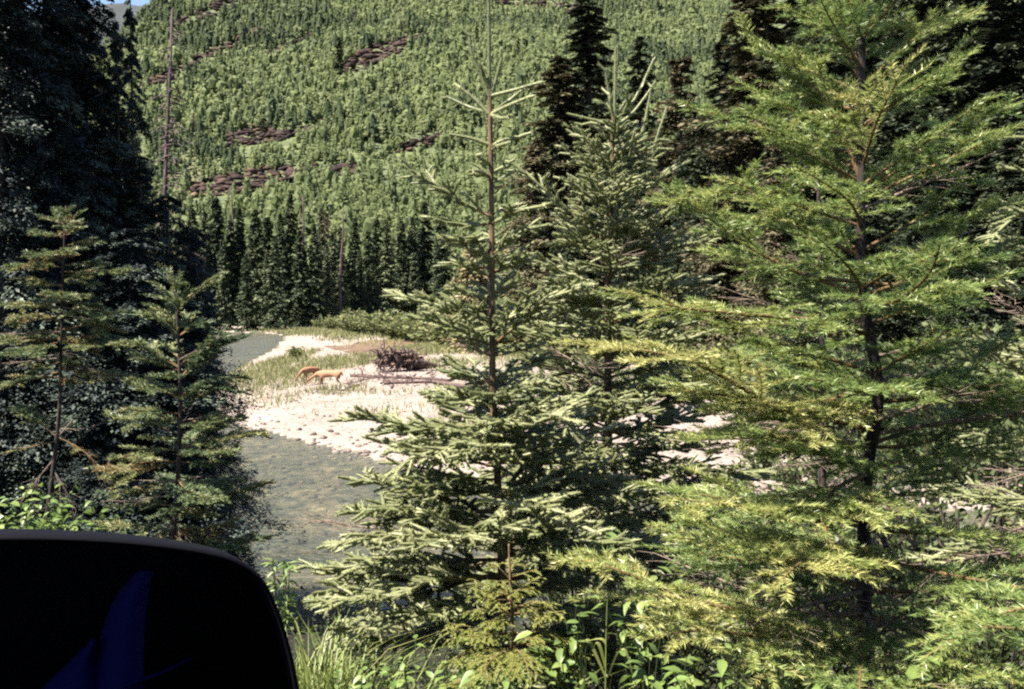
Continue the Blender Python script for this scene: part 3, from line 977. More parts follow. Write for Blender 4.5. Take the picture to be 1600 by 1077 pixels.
KH = [kind(80 + i, 10, 1.7, 90, 9, 0.55, 'dark', power=0.8, droop=0.4) for i in range(2)]
HILLC = [(530, 62, 122, 'lone dark conifer standing out left of the red outcrop'), (395, 190, 222, 'dark conifer on the middle outcrop'), (318, 235, 262, 'dark conifer above the left end of the long ledge'),
         (365, 200, 228, 'dark conifer left of the middle outcrop'), (412, 186, 214, 'dark conifer right of the middle outcrop'), (640, 30, 60, 'dark conifer near the top edge above the red ledge'),
         (810, 60, 92, 'dark conifer on the upper slope left of the tall spruce'), (700, 60, 88, 'dark conifer on the upper slope left of the spruce leader'), (480, 150, 178, 'dark conifer at mid slope'),
         (425, 150, 180, 'dark conifer at mid slope left of the others'), (352, 95, 120, 'dark conifer under the long thin ledge'), (660, 205, 232, 'dark conifer by the small ledge behind the bare leader'),
         (565, 225, 250, 'dark conifer above the small brown ledge'), (310, 225, 250, 'dark conifer near the left edge of the hillside'), (745, 40, 70, 'dark conifer on the skyline side of the spruce leader')]
for i, (px, p0, p1, lab) in enumerate(HILLC):
    g = on_ground(px, p1, 150)
    plant(KH[i % 2], 'dark_conifer', lab, 'conifer', g[0], g[1], (p1 - p0) / FPX * g[1] / 10 * 1.05, group='dark conifers on the hillside', z=g[2], sx=1.1)
for i, (px, p0, p1, lab) in enumerate([(306, 178, 222, 'bleached thin snag on the left hillside'), (385, 120, 142, 'short snag at mid slope'), (410, 108, 132, 'short snag right of another at mid slope'),
                                       (461, 80, 108, 'thin snag left of the lone dark conifer'), (481, 72, 100, 'thin snag close to the lone dark conifer'), (625, 5, 60, 'tall thin snag at the top of the hillside'),
                                       (553, 15, 45, 'thin snag near the top edge'), (440, 20, 45, 'thin snag high on the left shoulder')]):
    g = on_ground(px, p1, 150)
    snag('snag', lab, px, p0, px, p1, g[1] * CP + (CAMZ - g[2]) * SP, 0.22, 6, 1.2, 'thin snags on the hillside', 20 + i)

# ------------------------------------------------------------------ willows at the back of the bar
def bush_mesh(seed, n, leaf, mat, flat=0.8, tall=1.0):
    rng = np.random.default_rng(seed)
    st = 26
    mb = MB()
    az = rng.uniform(0, 6.28, st); lean = rng.uniform(0.05, 0.75, st)
    L = tall * rng.uniform(0.6, 1.1, st)
    si = rng.integers(0, st, n); s = rng.uniform(0.12, 1.0, n)
    p = np.stack([np.cos(az[si]) * lean[si] * s * L[si], np.sin(az[si]) * lean[si] * s * L[si], L[si] * s * (1 - 0.25 * lean[si] * s)], 1) + rng.normal(0, 0.06, (n, 3))
    p[:, 2] = np.abs(p[:, 2])
    d = nrm(np.stack([np.cos(az[si]), np.sin(az[si]), rng.uniform(-0.2, 1.2, n)], 1) + rng.normal(0, 0.6, (n, 3)))
    wv = nrm(np.cross(d, rng.normal(0, 1, (n, 3)))) * leaf * 0.28
    l = leaf * rng.uniform(0.7, 1.3, n)[:, None]
    V = np.stack([p, p + d * l * .5 + wv, p + d * l, p + d * l * .5 - wv], 1).reshape(-1, 3)
    mb.add(V, f4=np.arange(4 * n).reshape(-1, 4), t=np.repeat(np.clip(rng.normal(0.5, 0.2, n) + 0.2 * (p[:, 2] - 0.5), 0, 1), 4))
    sb = MB()
    b = np.stack([np.cos(az) * lean * L, np.sin(az) * lean * L, L * (1 - 0.25 * lean)], 1)
    tubes(sb, np.stack([b * 0, b * 0.5 + [0, 0, 0.05], b], 1), 0.014, 0.004, 3, t=0.4)
    return mb.mesh('foliage', M[mat]), sb.mesh('stems', M['darkbark'])


KW = [bush_mesh(90 + i, 700, 0.16, 'willow') for i in range(3)]
WIL = [(px, py) for px, py in [(395, 512), (425, 509), (455, 507), (478, 508), (500, 511), (520, 514), (540, 516), (560, 519), (580, 521), (600, 523), (620, 527), (640, 530), (660, 533), (680, 536), (700, 540), (720, 545), (745, 548),
                               (510, 506), (550, 510), (590, 514), (630, 518), (670, 524), (710, 530), (770, 552), (480, 502), (530, 504), (570, 506), (610, 508), (650, 512), (690, 516), (730, 535), (800, 545), (840, 545), (880, 548), (920, 545), (1010, 548), (1100, 550), (1180, 560), (1290, 560), (870, 575), (950, 580), (1040, 575), (1130, 590), (1220, 590), (1320, 590), (1420, 600), (1500, 600), (1580, 600)]]
for i, (px, py) in enumerate(WIL):
    g = on_ground(px, py + 3, 30)
    o = empty('willow_bush', g - [0, 0, 0.05], random.uniform(0, 6))
    s = random.uniform(1.4, 2.3) * (1.15 if px > 520 else 0.8)
    o.scale = (s * 1.5, s * 1.3, s)
    tag(o, 'pale green willow bush in the thicket beside the far river bend' if px < 520 else 'pale green willow bush in the thicket behind the root wad' if px < 705 else 'pale green willow bush at the back of the bar, behind the near spruces and firs', 'bush', 'willow thicket behind the gravel bar')
    link('foliage', KW[i % 3][0], o); link('stems', KW[i % 3][1], o)
THK = [(790, 610, 40), (850, 625, 50), (910, 615, 60), (970, 625, 50), (1020, 615, 60), (1075, 632, 75), (1130, 640, 80), (1180, 690, 110), (1235, 695, 120), (1290, 690, 130), (1345, 695, 130), (1400, 700, 140), (1455, 705, 150), (1510, 700, 160), (1565, 705, 170), (1620, 705, 180), (1210, 660, 110), (1320, 660, 130), (1430, 665, 140), (1540, 665, 150), (1185, 745, 70), (1235, 765, 62), (1285, 768, 70), (1150, 775, 50), (1335, 752, 85), (1385, 755, 90), (1440, 752, 95), (1495, 755, 95), (1550, 750, 90), (1605, 755, 95)]
KQ = [bush_mesh(97 + i, 1300, 0.10, 'thicket') for i in range(3)]
for i, (px, py, hp) in enumerate(THK):
    g = on_ground(px, py, 15)
    h = hp / FPX * g[1]
    o = empty('alder_bush', g - [0, 0, 0.05], i * 1.7); o.scale = (h * 1.1, h * 0.9, h)
    wh = 'dull green alder bush at the back of the bar behind the middle spruce' if px < 1050 else 'low alder bush on the near edge of the bar right of the thin fir trunk' if py > 740 else 'tall alder bush on the bar between the thin and the thick fir trunks' if px < 1350 and px > 1150 else 'alder bush on the bar just left of the thin fir trunk' if px < 1350 else 'tall alder bush on the bar right of the thick fir trunk'
    tag(o, wh, 'bush', 'alder bushes on the right part of the bar')
    link('foliage', KQ[i % 3][0], o); link('stems', KQ[i % 3][1], o)
o = empty('willow_bush', on_ground(462, 560, 30), 1.0); o.scale = (1.5, 1.2, 0.85)
tag(o, 'lone low green bush on the gravel beside the far water', 'bush')
link('foliage', KW[0][0], o); link('stems', KW[0][1], o)

# ------------------------------------------------------------------ grass patches, stones, gravel on the bar
PATCH = [  # px, py, half w, half h, density
    (395, 588, 78, 22, 1.0), (440, 600, 60, 16, 1.0), (350, 600, 40, 14, 1.0), (420, 628, 60, 9, 0.55), (525, 612, 62, 8, 0.9), (370, 640, 30, 7, 0.4),
    (500, 573, 45, 8, 0.8), (560, 565, 48, 10, 1.0), (490, 645, 22, 8, 0.45), (455, 560, 22, 9, 0.9), (590, 520, 130, 12, 1.0), (700, 545, 90, 12, 1.0),
    (570, 645, 40, 8, 0.45), (660, 640, 60, 9, 0.5), (690, 570, 60, 9, 0.7), (430, 522, 70, 5, 0.7), (850, 560, 120, 12, 0.9), (480, 590, 30, 6, 0.6), (640, 615, 60, 6, 0.4), (700, 660, 50, 9, 0.4), (960, 600, 160, 20, 0.5), (1150, 580, 120, 20, 0.7)]
rng = np.random.default_rng(400)
mb = MB()
for (cx, cy, hw, hh, dn) in PATCH:
    c = on_ground(cx, cy, 8)
    e1 = on_ground(cx + hw, cy, 8); e2 = on_ground(cx, cy - hh, 8); e3 = on_ground(cx, cy + hh, 8)
    rx = abs(e1[0] - c[0]); ry = max((e2[1] - e3[1]) / 2, 0.5); cyw = (e2[1] + e3[1]) / 2
    n = int(min(rx * ry * 3.14 * 28 * dn, 7000 * dn))
    a = rng.uniform(0, 6.28, n); r = np.sqrt(rng.random(n)) * (1 + 0.3 * np.sin(3 * a + cx))
    x = c[0] + rx * r * np.cos(a) + rng.normal(0, 0.08 * rx, n); y = cyw + ry * r * np.sin(a) + rng.normal(0, 0.1 * ry, n)
    k = (fbm(x / 1.7, y / 2.4) + 0.25 * dn > -0.02) & inpoly(x, y, BPOLY) & ~inpoly(x, y, WPOLY)
    x, y = x[k], y[k]; n = len(x)
    if not n: continue
    z = terrain(x, y)
    p = np.stack([x, y, z - 0.02], 1)
    hgt = rng.uniform(0.12, 0.38, n) * (1 + 0.004 * (y - 40).clip(0, 80) * 2)
    wd = 0.022 * np.clip(y / 40, 0.8, 2.6)
    th = rng.uniform(0, 6.28, n)
    wv = np.stack([np.cos(th), np.sin(th), 0 * th], 1) * wd[:, None]
    tip = p + np.stack([rng.normal(0, .3, n) * hgt, rng.normal(0, .3, n) * hgt, hgt], 1)
    V = np.stack([p - wv, p + wv, tip], 1).reshape(-1, 3)
    mb.add(V, f3=np.arange(3 * n).reshape(-1, 3), t=np.repeat(np.clip(rng.normal(0.5, 0.2, n), 0, 1), 3))
o = mb.build('bar_grass', M['bargrass'])
tag(o, 'patches of short pale green grass on the gravel bar', 'grass', kind='stuff')

M['stone'] = stonemat('river stone', [(0.1, (0.065, 0.051, 0.045)), (0.5, (0.155, 0.126, 0.113)), (0.9, (0.26, 0.217, 0.20))], 1.2, 7, 0.25)
stones = []
for i in range(5):
    V, F = ico(rng, 2 if i < 2 else 1, 0.07)
    V = V * [1, 0.75, 0.5]
    m_ = MB(); m_.add(V, f3=F); stones.append(m_.mesh('river_stone', M['stone'], smooth=True))
# stones along the water's edge of the bar
cum = np.linspace(0, 1, 140)
EDG = BAR[10:18]
for i in range(150):
    u = random.random() * (len(EDG) - 1); k = int(u); f = u - k
    p = EDG[k] * (1 - f) + EDG[min(k + 1, len(EDG) - 1)] * f
    off = abs(random.gauss(0, 1.2)) - 0.5
    nx, ny = 0.45, 0.9
    x, y = p[0] + nx * off + random.gauss(0, .2), p[1] + ny * off + random.gauss(0, .2)
    s = random.choice([0.07, 0.08, 0.10, 0.12, 0.16])
    o = link('river_stone', stones[i % 5], None, (x, y, tz(x, y) + s * 0.15), (random.uniform(-.2, .2), random.uniform(-.2, .2), random.uniform(0, 6)), (s, s, s))
    tag(o, 'pale rounded stone at the water edge of the gravel bar', 'stone', 'stones along the edge of the gravel bar')
mb = MB()
V1, F1 = ico(rng, 0, 0.0); 
n = 5000
y = 22 + 60 * rng.random(n) ** 1.8; x = rng.uniform(-16, 22, n)
k = inpoly(x, y, BPOLY) & ~inpoly(x, y, WPOLY); x, y = x[k], y[k]
z = terrain(x, y)
s = rng.uniform(0.025, 0.065, len(x)) * np.where(rng.random(len(x)) < 0.12, 1.5, 1)
a = rng.uniform(0, 6.28, len(x))
W = V1[None] * s[:, None, None] * np.array([1.2, 0.85, 0.6]); W = W * rng.uniform(0.8, 1.25, (len(x), len(V1), 1))
ca, sa = np.cos(a)[:, None], np.sin(a)[:, None]
W = np.stack([W[..., 0] * ca - W[..., 1] * sa + x[:, None], W[..., 0] * sa + W[..., 1] * ca + y[:, None], W[..., 2] + (z + s * 0.2)[:, None]], -1)
F = (F1[None] + (np.arange(len(x)) * len(V1))[:, None, None]).reshape(-1, 3)
mb.add(W.reshape(-1, 3), f3=F)
o = mb.build('gravel', M['stone'], smooth=True); tag(o, 'loose cobbles strewn over the pale gravel bar', 'gravel', kind='stuff')
# cobbles under water
mb = MB(); n = 4200
y = 14 + 26 * rng.random(n); x = rng.uniform(-13, 20, n)
k = inpoly(x, y, WPOLY); x, y = x[k], y[k]; z = terrain(x, y)
s = np.clip(rng.lognormal(-2.9, 0.5, len(x)), 0.025, 0.15)
W = V1[None] * s[:, None, None] * np.array([1.2, 0.9, 0.45]) * rng.uniform(0.8, 1.25, (len(x), len(V1), 1))
W = W + np.stack([x, y, z + s * 0.1], 1)[:, None, :]
mb.add(W.reshape(-1, 3), f3=(F1[None] + (np.arange(len(x)) * len(V1))[:, None, None]).reshape(-1, 3))
M['bedstone'] = stonemat('bed stone', [(0.1, (0.035, 0.033, 0.028)), (0.5, (0.10, 0.088, 0.066)), (0.9, (0.24, 0.205, 0.14))], 1.3, 7, 0.25)
o = mb.build('bed_cobbles', M['bedstone'], smooth=True); tag(o, 'brown and yellowish cobbles on the shallow river bed', 'gravel', kind='stuff')
# damp brown hollow
m_, nt, b, _o = newmat('damp silt'); n_ = noise(nt, 0.5, 5); r_ = ramp(nt, [(0.35, (0.10, 0.062, 0.042)), (0.7, (0.17, 0.12, 0.08))]); nt.links.new(n_.outputs[0], r_.inputs[0]); nt.links.new(r_.outputs[0], b.inputs['Base Color']); b.inputs['Roughness'].default_value = 0.35
outl = [(505, 541), (545, 540), (560, 535), (590, 532), (630, 533), (650, 537), (640, 544), (610, 549), (575, 555), (545, 552), (520, 546)]
P = np.array([on_ground(px, py, 30) for px, py in outl]); P = catmull(np.vstack([P, P[:1]]), 60)[:-1]
cc = P.mean(0); rings = [P * (1 - t) + cc * t for t in (0, 0.3, 0.6, 0.9)]
Vv = np.concatenate(rings); Vv[:, 2] = terrain(Vv[:, 0], Vv[:, 1]) + 0.03
N = len(P); F4 = [[r * N + i, r * N + (i + 1) % N, (r + 1) * N + (i + 1) % N, (r + 1) * N + i] for r in range(3) for i in range(N)]
mb = MB(); mb.add(Vv, f4=F4); mb.add(Vv[3 * N:], f3=[[0, i, i + 1] for i in range(1, N - 1)])
o = mb.build('silt_hollow', m_, smooth=True); o['kind'] = 'structure'

# ------------------------------------------------------------------ root wad, log, driftwood
def curvy(rng, p, d, L, k=6, wob=0.35):
    P = [np.array(p, float)]; d = nrm(np.array(d, float))
    for i in range(k - 1):
        d = nrm(d + rng.normal(0, wob, 3)); P.append(P[-1] + d * L / (k - 1))
    return np.array(P)


rng = np.random.default_rng(500)
c = on_ground(612, 582, 20); D = c[1]
sc_ = D / FPX
o = empty('root_wad', c)
o.scale = (1.5, 1.35, 1.15)
tag(o, 'tangled purplish root wad of an overturned tree on the gravel bar', 'root wad')
hub = np.array([0.1, 0.2, 0.62 * 34 * sc_ / 1.0 * 0.9])
mb = MB()
tubes(mb, catmull([hub + [-0.1, 0.1, 0], hub + [0.6, 0.9, -0.35], hub + [1.6, 2.4, -0.75]], 8), 0.42, 0.22, 10, t=0.3, cap=True)
link('stump', mb.mesh('stump', M['drift'], smooth=True), o)
for i in range(90):
    a = rng.uniform(0, 6.28); e = rng.uniform(0, 1)
    p = hub + np.array([math.cos(a) * 0.45 + rng.uniform(-.1, .35), -0.1 + rng.uniform(-.25, .25), math.sin(a) * 0.24])
    L = rng.uniform(0.35, 0.85)
    d = [math.cos(a) * 1.25, rng.uniform(-0.7, 0.5), math.sin(a) * 0.6 - 0.1]
    mb = MB(); P = curvy(rng, p, d, L, 7, 0.5); P[:, 2] = np.maximum(P[:, 2], 0.05)
    tubes(mb, P, rng.uniform(0.03, 0.08), 0.014, 5, t=rng.uniform(0.1, 0.9))
    for j in range(2):
        q = P[rng.integers(2, 6)]
        P2 = curvy(rng, q, np.array(d) + rng.normal(0, .8, 3), L * 0.5, 5, 0.5)
        tubes(mb, P2, 0.035, 0.01, 4, t=rng.uniform(0.1, 0.9))
    link('root', mb.mesh('root', M['drift'], smooth=True), o)


def driftlog(name, label, pts, r0, r1, nstub, seed, lift=0.9, group=None):
    rng = np.random.default_rng(seed)
    W = np.array([on_ground(px, py, 20) for px, py in pts]); W[:, 1] = np.linspace(W[0, 1], W[-1, 1], len(W))
    W[:, 2] = terrain(W[:, 0], W[:, 1]) + r0 * lift
    P = catmull(W, 10) - W[0]
    o = empty(name, W[0]); tag(o, label, 'log' if r0 > 0.06 else 'branch', group)
    mb = MB(); tubes(mb, P, r0, r1, 8, t=0.3, cap=True)
    link('trunk' if r0 > 0.06 else 'stem', mb.mesh('trunk', M['drift'], smooth=True), o)
    for i in range(nstub):
        q = P[rng.integers(1, 9)]
        mb = MB(); tubes(mb, curvy(rng, q, [rng.normal(0, .6), rng.normal(0, .5), rng.uniform(-0.2, 1)], rng.uniform(0.3, 1.0) * (1.4 if r0 > .06 else .6), 5, 0.3), r0 * 0.35, 0.008, 4, t=rng.uniform(0.1, 0.9))
        link('branch_stub', mb.mesh('branch_stub', M['drift'], smooth=True), o)
    return o


driftlog('fallen_log', 'long dark fallen log lying in front of the root wad', [(548, 589), (600, 592), (660, 595), (705, 597)], 0.085, 0.06, 14, 510)
driftlog('fallen_log', 'dark log end running right behind the bare spruce trunk', [(676, 600), (720, 598), (790, 612)], 0.11, 0.08, 5, 511)
driftlog('fallen_log', 'thick lower log half hidden by debris under the root wad', [(600, 601), (650, 603), (690, 599)], 0.08, 0.062, 8, 512)
driftlog('driftwood_branch', 'upright grey branch leaning left of the root wad', [(568, 590), (563, 575)], 0.04, 0.015, 5, 513)
rng2 = random.Random(9)
for i in range(34):
    px = rng2.uniform(552, 700); py = rng2.uniform(588, 608) - 0.04 * (px - 620)
    driftlog('driftwood_branch', 'bleached broken branch in the debris below the root wad', [(px, py), (px + rng2.uniform(-26, 26), py + rng2.uniform(-7, 7))], rng2.uniform(0.02, 0.05), 0.012, rng2.randint(2, 5), 520 + i, lift=rng2.uniform(1, 6), group='debris below the root wad')
mb = MB()
pass

# ------------------------------------------------------------------ deer
def skinned(name, verts, edges, mat, root=0, sub=2):
    me = bpy.data.meshes.new(name)
    me.from_pydata([v[0] for v in verts], edges, [])
    o = bpy.data.objects.new(name, me)
    COL.objects.link(o)
    sk = o.modifiers.new('skin', 'SKIN')
    for i, v in enumerate(verts):
        r = v[1]
        me.skin_vertices[0].data[i].radius = r if isinstance(r, tuple) else (r, r)
        me.skin_vertices[0].data[i].use_root = (i == root)
    o.modifiers.new('smooth', 'SUBSURF').levels = sub
    dg = bpy.context.evaluated_depsgraph_get()
    m2 = bpy.data.meshes.new_from_object(o.evaluated_get(dg))
    bpy.data.objects.remove(o)
    m2.name = name
    m2.materials.clear(); m2.materials.append(mat)
    m2.polygons.foreach_set('use_smooth', np.ones(len(m2.polygons), bool))
    return m2


def deermat():
    m, nt, b, out = newmat('deer coat')
    tc = nt.nodes.new('ShaderNodeTexCoord')
    sp = nt.nodes.new('ShaderNodeSeparateXYZ'); nt.links.new(tc.outputs['Object'], sp.inputs[0])
    n = noise(nt, 7, 4, 0.6)
    ad = nt.nodes.new('ShaderNodeMath'); ad.operation = 'MULTIPLY_ADD'
    nt.links.new(n.outputs[0], ad.inputs[0]); ad.inputs[1].default_value = 0.25; nt.links.new(sp.outputs[2], ad.inputs[2])
    r = ramp(nt, [(0.1, (0.085, 0.048, 0.034)), (0.6, (0.125, 0.060, 0.036)), (0.9, (0.185, 0.092, 0.050)), (1.0, (0.23, 0.118, 0.064))])  # coat lightens upward: sunlit back and shaded belly put into the colour
    nt.links.new(ad.outputs[0], r.inputs[0]); nt.links.new(r.outputs[0], b.inputs['Base Color'])
    b.inputs['Roughness'].default_value = 0.8
    return m


M['deer'] = deermat()
M['black'] = newmat('dark horn')[0]; M['black'].node_tree.nodes['Principled BSDF'].inputs['Base Color'].default_value = (0.015, 0.012, 0.01, 1)
M['pale'] = newmat('pale hair')[0]; M['pale'].node_tree.nodes['Principled BSDF'].inputs['Base Color'].default_value = (0.55, 0.42, 0.3, 1)


def deer(label, loc, rz, yaw=0.0, stride=0.0, head=0.0):
    """grazing deer facing +x"""
    s, c_ = math.sin(yaw), math.cos(yaw)
    def hd(x, z): return (0.55 + (x - 0.55) * c_, (x - 0.55) * s, z + head)
    N1, N2, N3, N4, N5 = (0.76, 0.73), (0.95, 0.60), (1.06, 0.53), (1.15, 0.42), (1.21, 0.31)
    V = [((-0.45, 0, 0.90), (0.155, 0.17)), ((-0.15, 0, 0.86), (0.16, 0.185)), ((0.18, 0, 0.84), (0.165, 0.20)), ((0.42, 0, 0.86), (0.14, 0.19)), ((0.56, 0, 0.85), (0.095, 0.14)),
         (hd(*N1), (0.058, 0.082)), (hd(*N2), (0.048, 0.060)), (hd(*N3), (0.058, 0.066)), (hd(*N4), (0.040, 0.044)), (hd(*N5), (0.027, 0.029)),
         ((-0.58, 0, 0.90), (0.06, 0.08)), ((-0.66, 0, 0.80), (0.035, 0.03)), ((-0.68, 0, 0.70), (0.018, 0.016))]
    E = [(0, 1), (1, 2), (2, 3), (3, 4), (4, 5), (5, 6), (6, 7), (7, 8), (8, 9), (0, 10), (10, 11), (11, 12)]
    for sy in (1, -1):
        k = len(V); f = stride * sy
        V += [((0.40, 0.085 * sy, 0.66), (0.06, 0.075)), ((0.41 + f * 0.4, 0.10 * sy, 0.40), (0.033, 0.036)), ((0.40 + f * 0.8, 0.10 * sy, 0.10), (0.020, 0.022)), ((0.43 + f * 0.9, 0.10 * sy, 0.012), (0.026, 0.03))]
        E += [(3, k), (k, k + 1), (k + 1, k + 2), (k + 2, k + 3)]
        k = len(V); f = -stride * sy
        V += [((-0.44 + f * .1, 0.09 * sy, 0.72), (0.095, 0.13)), ((-0.36 + f * .4, 0.11 * sy, 0.56), (0.055, 0.075)), ((-0.55 + f * .6, 0.105 * sy, 0.38), (0.03, 0.034)), ((-0.50 + f * .9, 0.105 * sy, 0.10), (0.02, 0.022)), ((-0.465 + f, 0.105 * sy, 0.012), (0.026, 0.03))]
        E += [(0, k), (k, k + 1), (k + 1, k + 2), (k + 2, k + 3), (k + 3, k + 4)]
    o = empty('deer', loc, rz); tag(o, label, 'deer')
    link('body', skinned('deer_body', V, E, M['deer'], 0), o)
    hx = np.array(hd(1.02, 0.57)); nx = np.array(hd(1.215, 0.305))
    for sy in (1, -1):
        side = np.array([-s, c_, 0]) * sy
        mb = MB(); b0 = hx + side * 0.05 + [0, 0, 0.03]
        tp = b0 + side * 0.10 + np.array([-0.03, 0, 0.12])
        mid = (b0 + tp) / 2; wv = np.array([c_, s, -0.2]) * 0.035
        th = np.cross(tp - b0, wv); th = th / np.linalg.norm(th) * 0.012
        mb.add([b0, mid - wv, tp, mid + wv, mid + th, mid - th], f3=[[0, 1, 4], [1, 2, 4], [2, 3, 4], [3, 0, 4], [1, 0, 5], [2, 1, 5], [3, 2, 5], [0, 3, 5]])
        link('ear', mb.mesh('ear', M['deer']), o)
        Vv, Ff = ico(np.random.default_rng(1), 1, 0)
        mb = MB(); mb.add(Vv * 0.013 + np.array(hd(1.10, 0.495)) + side * 0.045, f3=Ff)
        link('eye', mb.mesh('eye', M['black'], smooth=True), o)
    Vv, Ff = ico(np.random.default_rng(1), 1, 0)
    mb = MB(); mb.add(Vv * [0.022, 0.026, 0.02] + nx + [0.01 * c_, 0.01 * s, -0.015], f3=Ff)
    link('nose', mb.mesh('nose', M['black'], smooth=True), o)
    mb = MB(); mb.add(Vv * [0.015, 0.07, 0.12] + [-0.60, 0, 0.83], f3=Ff)
    link('rump_patch', mb.mesh('rump_patch', M['pale'], smooth=True), o)
    return o


g = on_ground(515, 611, 20)
d1 = deer('orange brown deer grazing side on with its head down to the left', g, R(180) - 0.12, stride=0.06)
sdeer = (36 * g[1] / FPX) / 1.12
d1.scale = (sdeer,) * 3
g = on_ground(482, 603, 20)
d2 = deer('second deer turned half away, grazing just left of the side on deer', g + np.array([0, 0.5, 0]), R(236), stride=0.03, yaw=0.1)
d2.scale = (sdeer * 0.95,) * 3

# ------------------------------------------------------------------ near young conifers, bough by bough
def frame_of(T):
    ref = np.array([0, 0, 1.0])
    S = nrm(np.cross(T, np.where(np.abs(T[..., 2:3]) > 0.93, np.array([0, 1.0, 0]), ref)))
    U = np.cross(S, T)
    return S, U


def bough(rng, main, sp, fullness=1.0, bare=0.25, lightness=0.0, needle=1.0, tipgrow=0.0):
    """one bough along main (k,3): returns (wood MB, needles MB)"""
    wood, nd = MB(), MB()
    P = catmull(main, 16)
    seg = np.linalg.norm(np.diff(P, axis=0), axis=1); cum = np.concatenate([[0], np.cumsum(seg)]); L = cum[-1]
    tubes(wood, P, sp['br'] * (0.35 + 0.65 * min(L, 1.2)), sp['br'] * 0.16, 5, t=0.35)
    lines = []
    tints = []
    k = 5
    # leader part of the bough
    s0 = max(0.0, min(bare, 1 - 0.12 / max(L, 0.13)))
    tail = np.stack([np.interp(np.linspace(s0 * L, L, 9), cum, P[:, j]) for j in range(3)], 1)
    base_t = np.clip(rng.normal(sp['tint'] + lightness, 0.06), 0, 1)
    nlines = [resample(tail[None], 9)]
    sp_sp = sp['spacing'] / fullness
    pos = np.arange(max(bare * 0.6 * L, 0.05), L * 0.985, sp_sp)
    m = len(pos)
    if m:
        pos = pos + rng.normal(0, sp_sp * 0.2, m)
        pos = np.clip(pos, 0.02, L * 0.99)
        p = np.stack([np.interp(pos, cum, P[:, j]) for j in range(3)], 1)
        q = np.stack([np.interp(np.minimum(pos + 0.03, L), cum, P[:, j]) for j in range(3)], 1)
        q0 = np.stack([np.interp(np.maximum(pos - 0.03, 0), cum, P[:, j]) for j in range(3)], 1)
        T = nrm(q - q0)
        S, U = frame_of(T)
        sg = np.where(np.arange(m) % 2 == 0, 1, -1) * np.where(rng.random(m) < 0.1, -1, 1)
        rest = L - pos
        ln = np.minimum(sp['smax'], sp['sk'] * rest + sp['s0']) * rng.uniform(0.6, 1.15, m)
        ln *= np.clip(0.45 + pos / (0.35 * L + 0.05), 0.45, 1)
        al = rng.normal(sp['ang'], 0.13, m)
        roll = rng.normal(sp['roll'], sp['rolls'], m)
        lat = S * (sg * np.cos(roll))[:, None] + U * np.sin(roll)[:, None]
        d = T * np.cos(al)[:, None] + lat * np.sin(al)[:, None]
        e = nrm(d * 0.8 + T * 0.45 + np.array([0, 0, sp['lift']]))
        s = np.linspace(0, 1, k)
        Q = p[:, None] + (d[:, None] * (1 - 0.5 * s)[None, :, None] + e[:, None] * (0.5 * s)[None, :, None]) * (ln[:, None] * s[None])[..., None]
        Q[..., 2] -= sp['sag'] * (s ** 2)[None] * ln[:, None]
        if not sp.get('core') or needle < 1: tubes(wood, Q, sp['tr'], sp['tr'] * 0.5, 3, t=0.6)
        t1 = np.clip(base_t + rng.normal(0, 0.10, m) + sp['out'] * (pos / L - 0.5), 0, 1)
        nlines.append((Q, t1))
        # twigs on the longer side shoots
        big = np.where(ln > sp['s2min'])[0]
        if len(big):
            nn = np.maximum((ln[big] / (sp['spacing2'])).astype(int), 2)
            ii = np.repeat(big, nn)
            u = rng.uniform(0.2, 0.92, len(ii))
            f = u * (k - 1); i0 = np.minimum(f.astype(int), k - 2); ff = (f - i0)[:, None]
            pp = Q[ii, i0] * (1 - ff) + Q[ii, i0 + 1] * ff
            TT = nrm(Q[ii, i0 + 1] - Q[ii, i0]); SS, UU = frame_of(TT)
            sg2 = rng.choice([-1, 1], len(ii))
            l2 = np.minimum(0.5 * ln[ii] * (1 - u) + sp['s0'] * 0.75, sp['smax'] * 0.6) * rng.uniform(0.6, 1.1, len(ii))
            a2 = rng.normal(sp['ang'], 0.12, len(ii)); r2 = rng.normal(sp['roll'], sp['rolls'], len(ii))
            dd = TT * np.cos(a2)[:, None] + (SS * (sg2 * np.cos(r2))[:, None] + UU * np.sin(r2)[:, None]) * np.sin(a2)[:, None]
            dd[:, 2] += sp['lift'] * 0.5
            s = np.linspace(0, 1, 3)
            Q2 = pp[:, None] + dd[:, None] * (l2[:, None] * s[None])[..., None]
            Q2[..., 2] -= sp['sag'] * (s ** 2)[None] * l2[:, None]
            if not sp.get('core') or needle < 1: tubes(wood, Q2, sp['tr'] * 0.7, sp['tr'] * 0.4, 3, t=0.7)
            nlines.append((Q2, np.clip(t1[ii] + rng.normal(0.04, 0.08, len(ii)), 0, 1)))
    if needle > 0:
        core = sp.get('core', 0) * (1.1 if fullness < 0.3 else 1.0)
        if core:
            tubes(nd, nlines[0], core * 1.0, core * 0.7, 5, t=np.array([max(base_t - 0.05, 0)]))
            for Q, t in nlines[1:]: tubes(nd, Q, core, core * 0.6, 4, t=np.clip(t - 0.05, 0, 1))
        needles(nd, nlines[0], sp['den'] * needle * (2.2 if fullness < 0.3 else 1.0), sp['nl'], sp['nw'], sp['mode'], np.array([base_t + 0.08]), rng)
        for Q, t in nlines[1:]:
            keep = np.ones(len(Q), bool) if needle >= 1 else rng.random(len(Q)) < needle
            if keep.any(): needles(nd, Q[keep], sp['den'], sp['nl'], sp['nw'], sp['mode'], t[keep], rng)
    return wood, nd


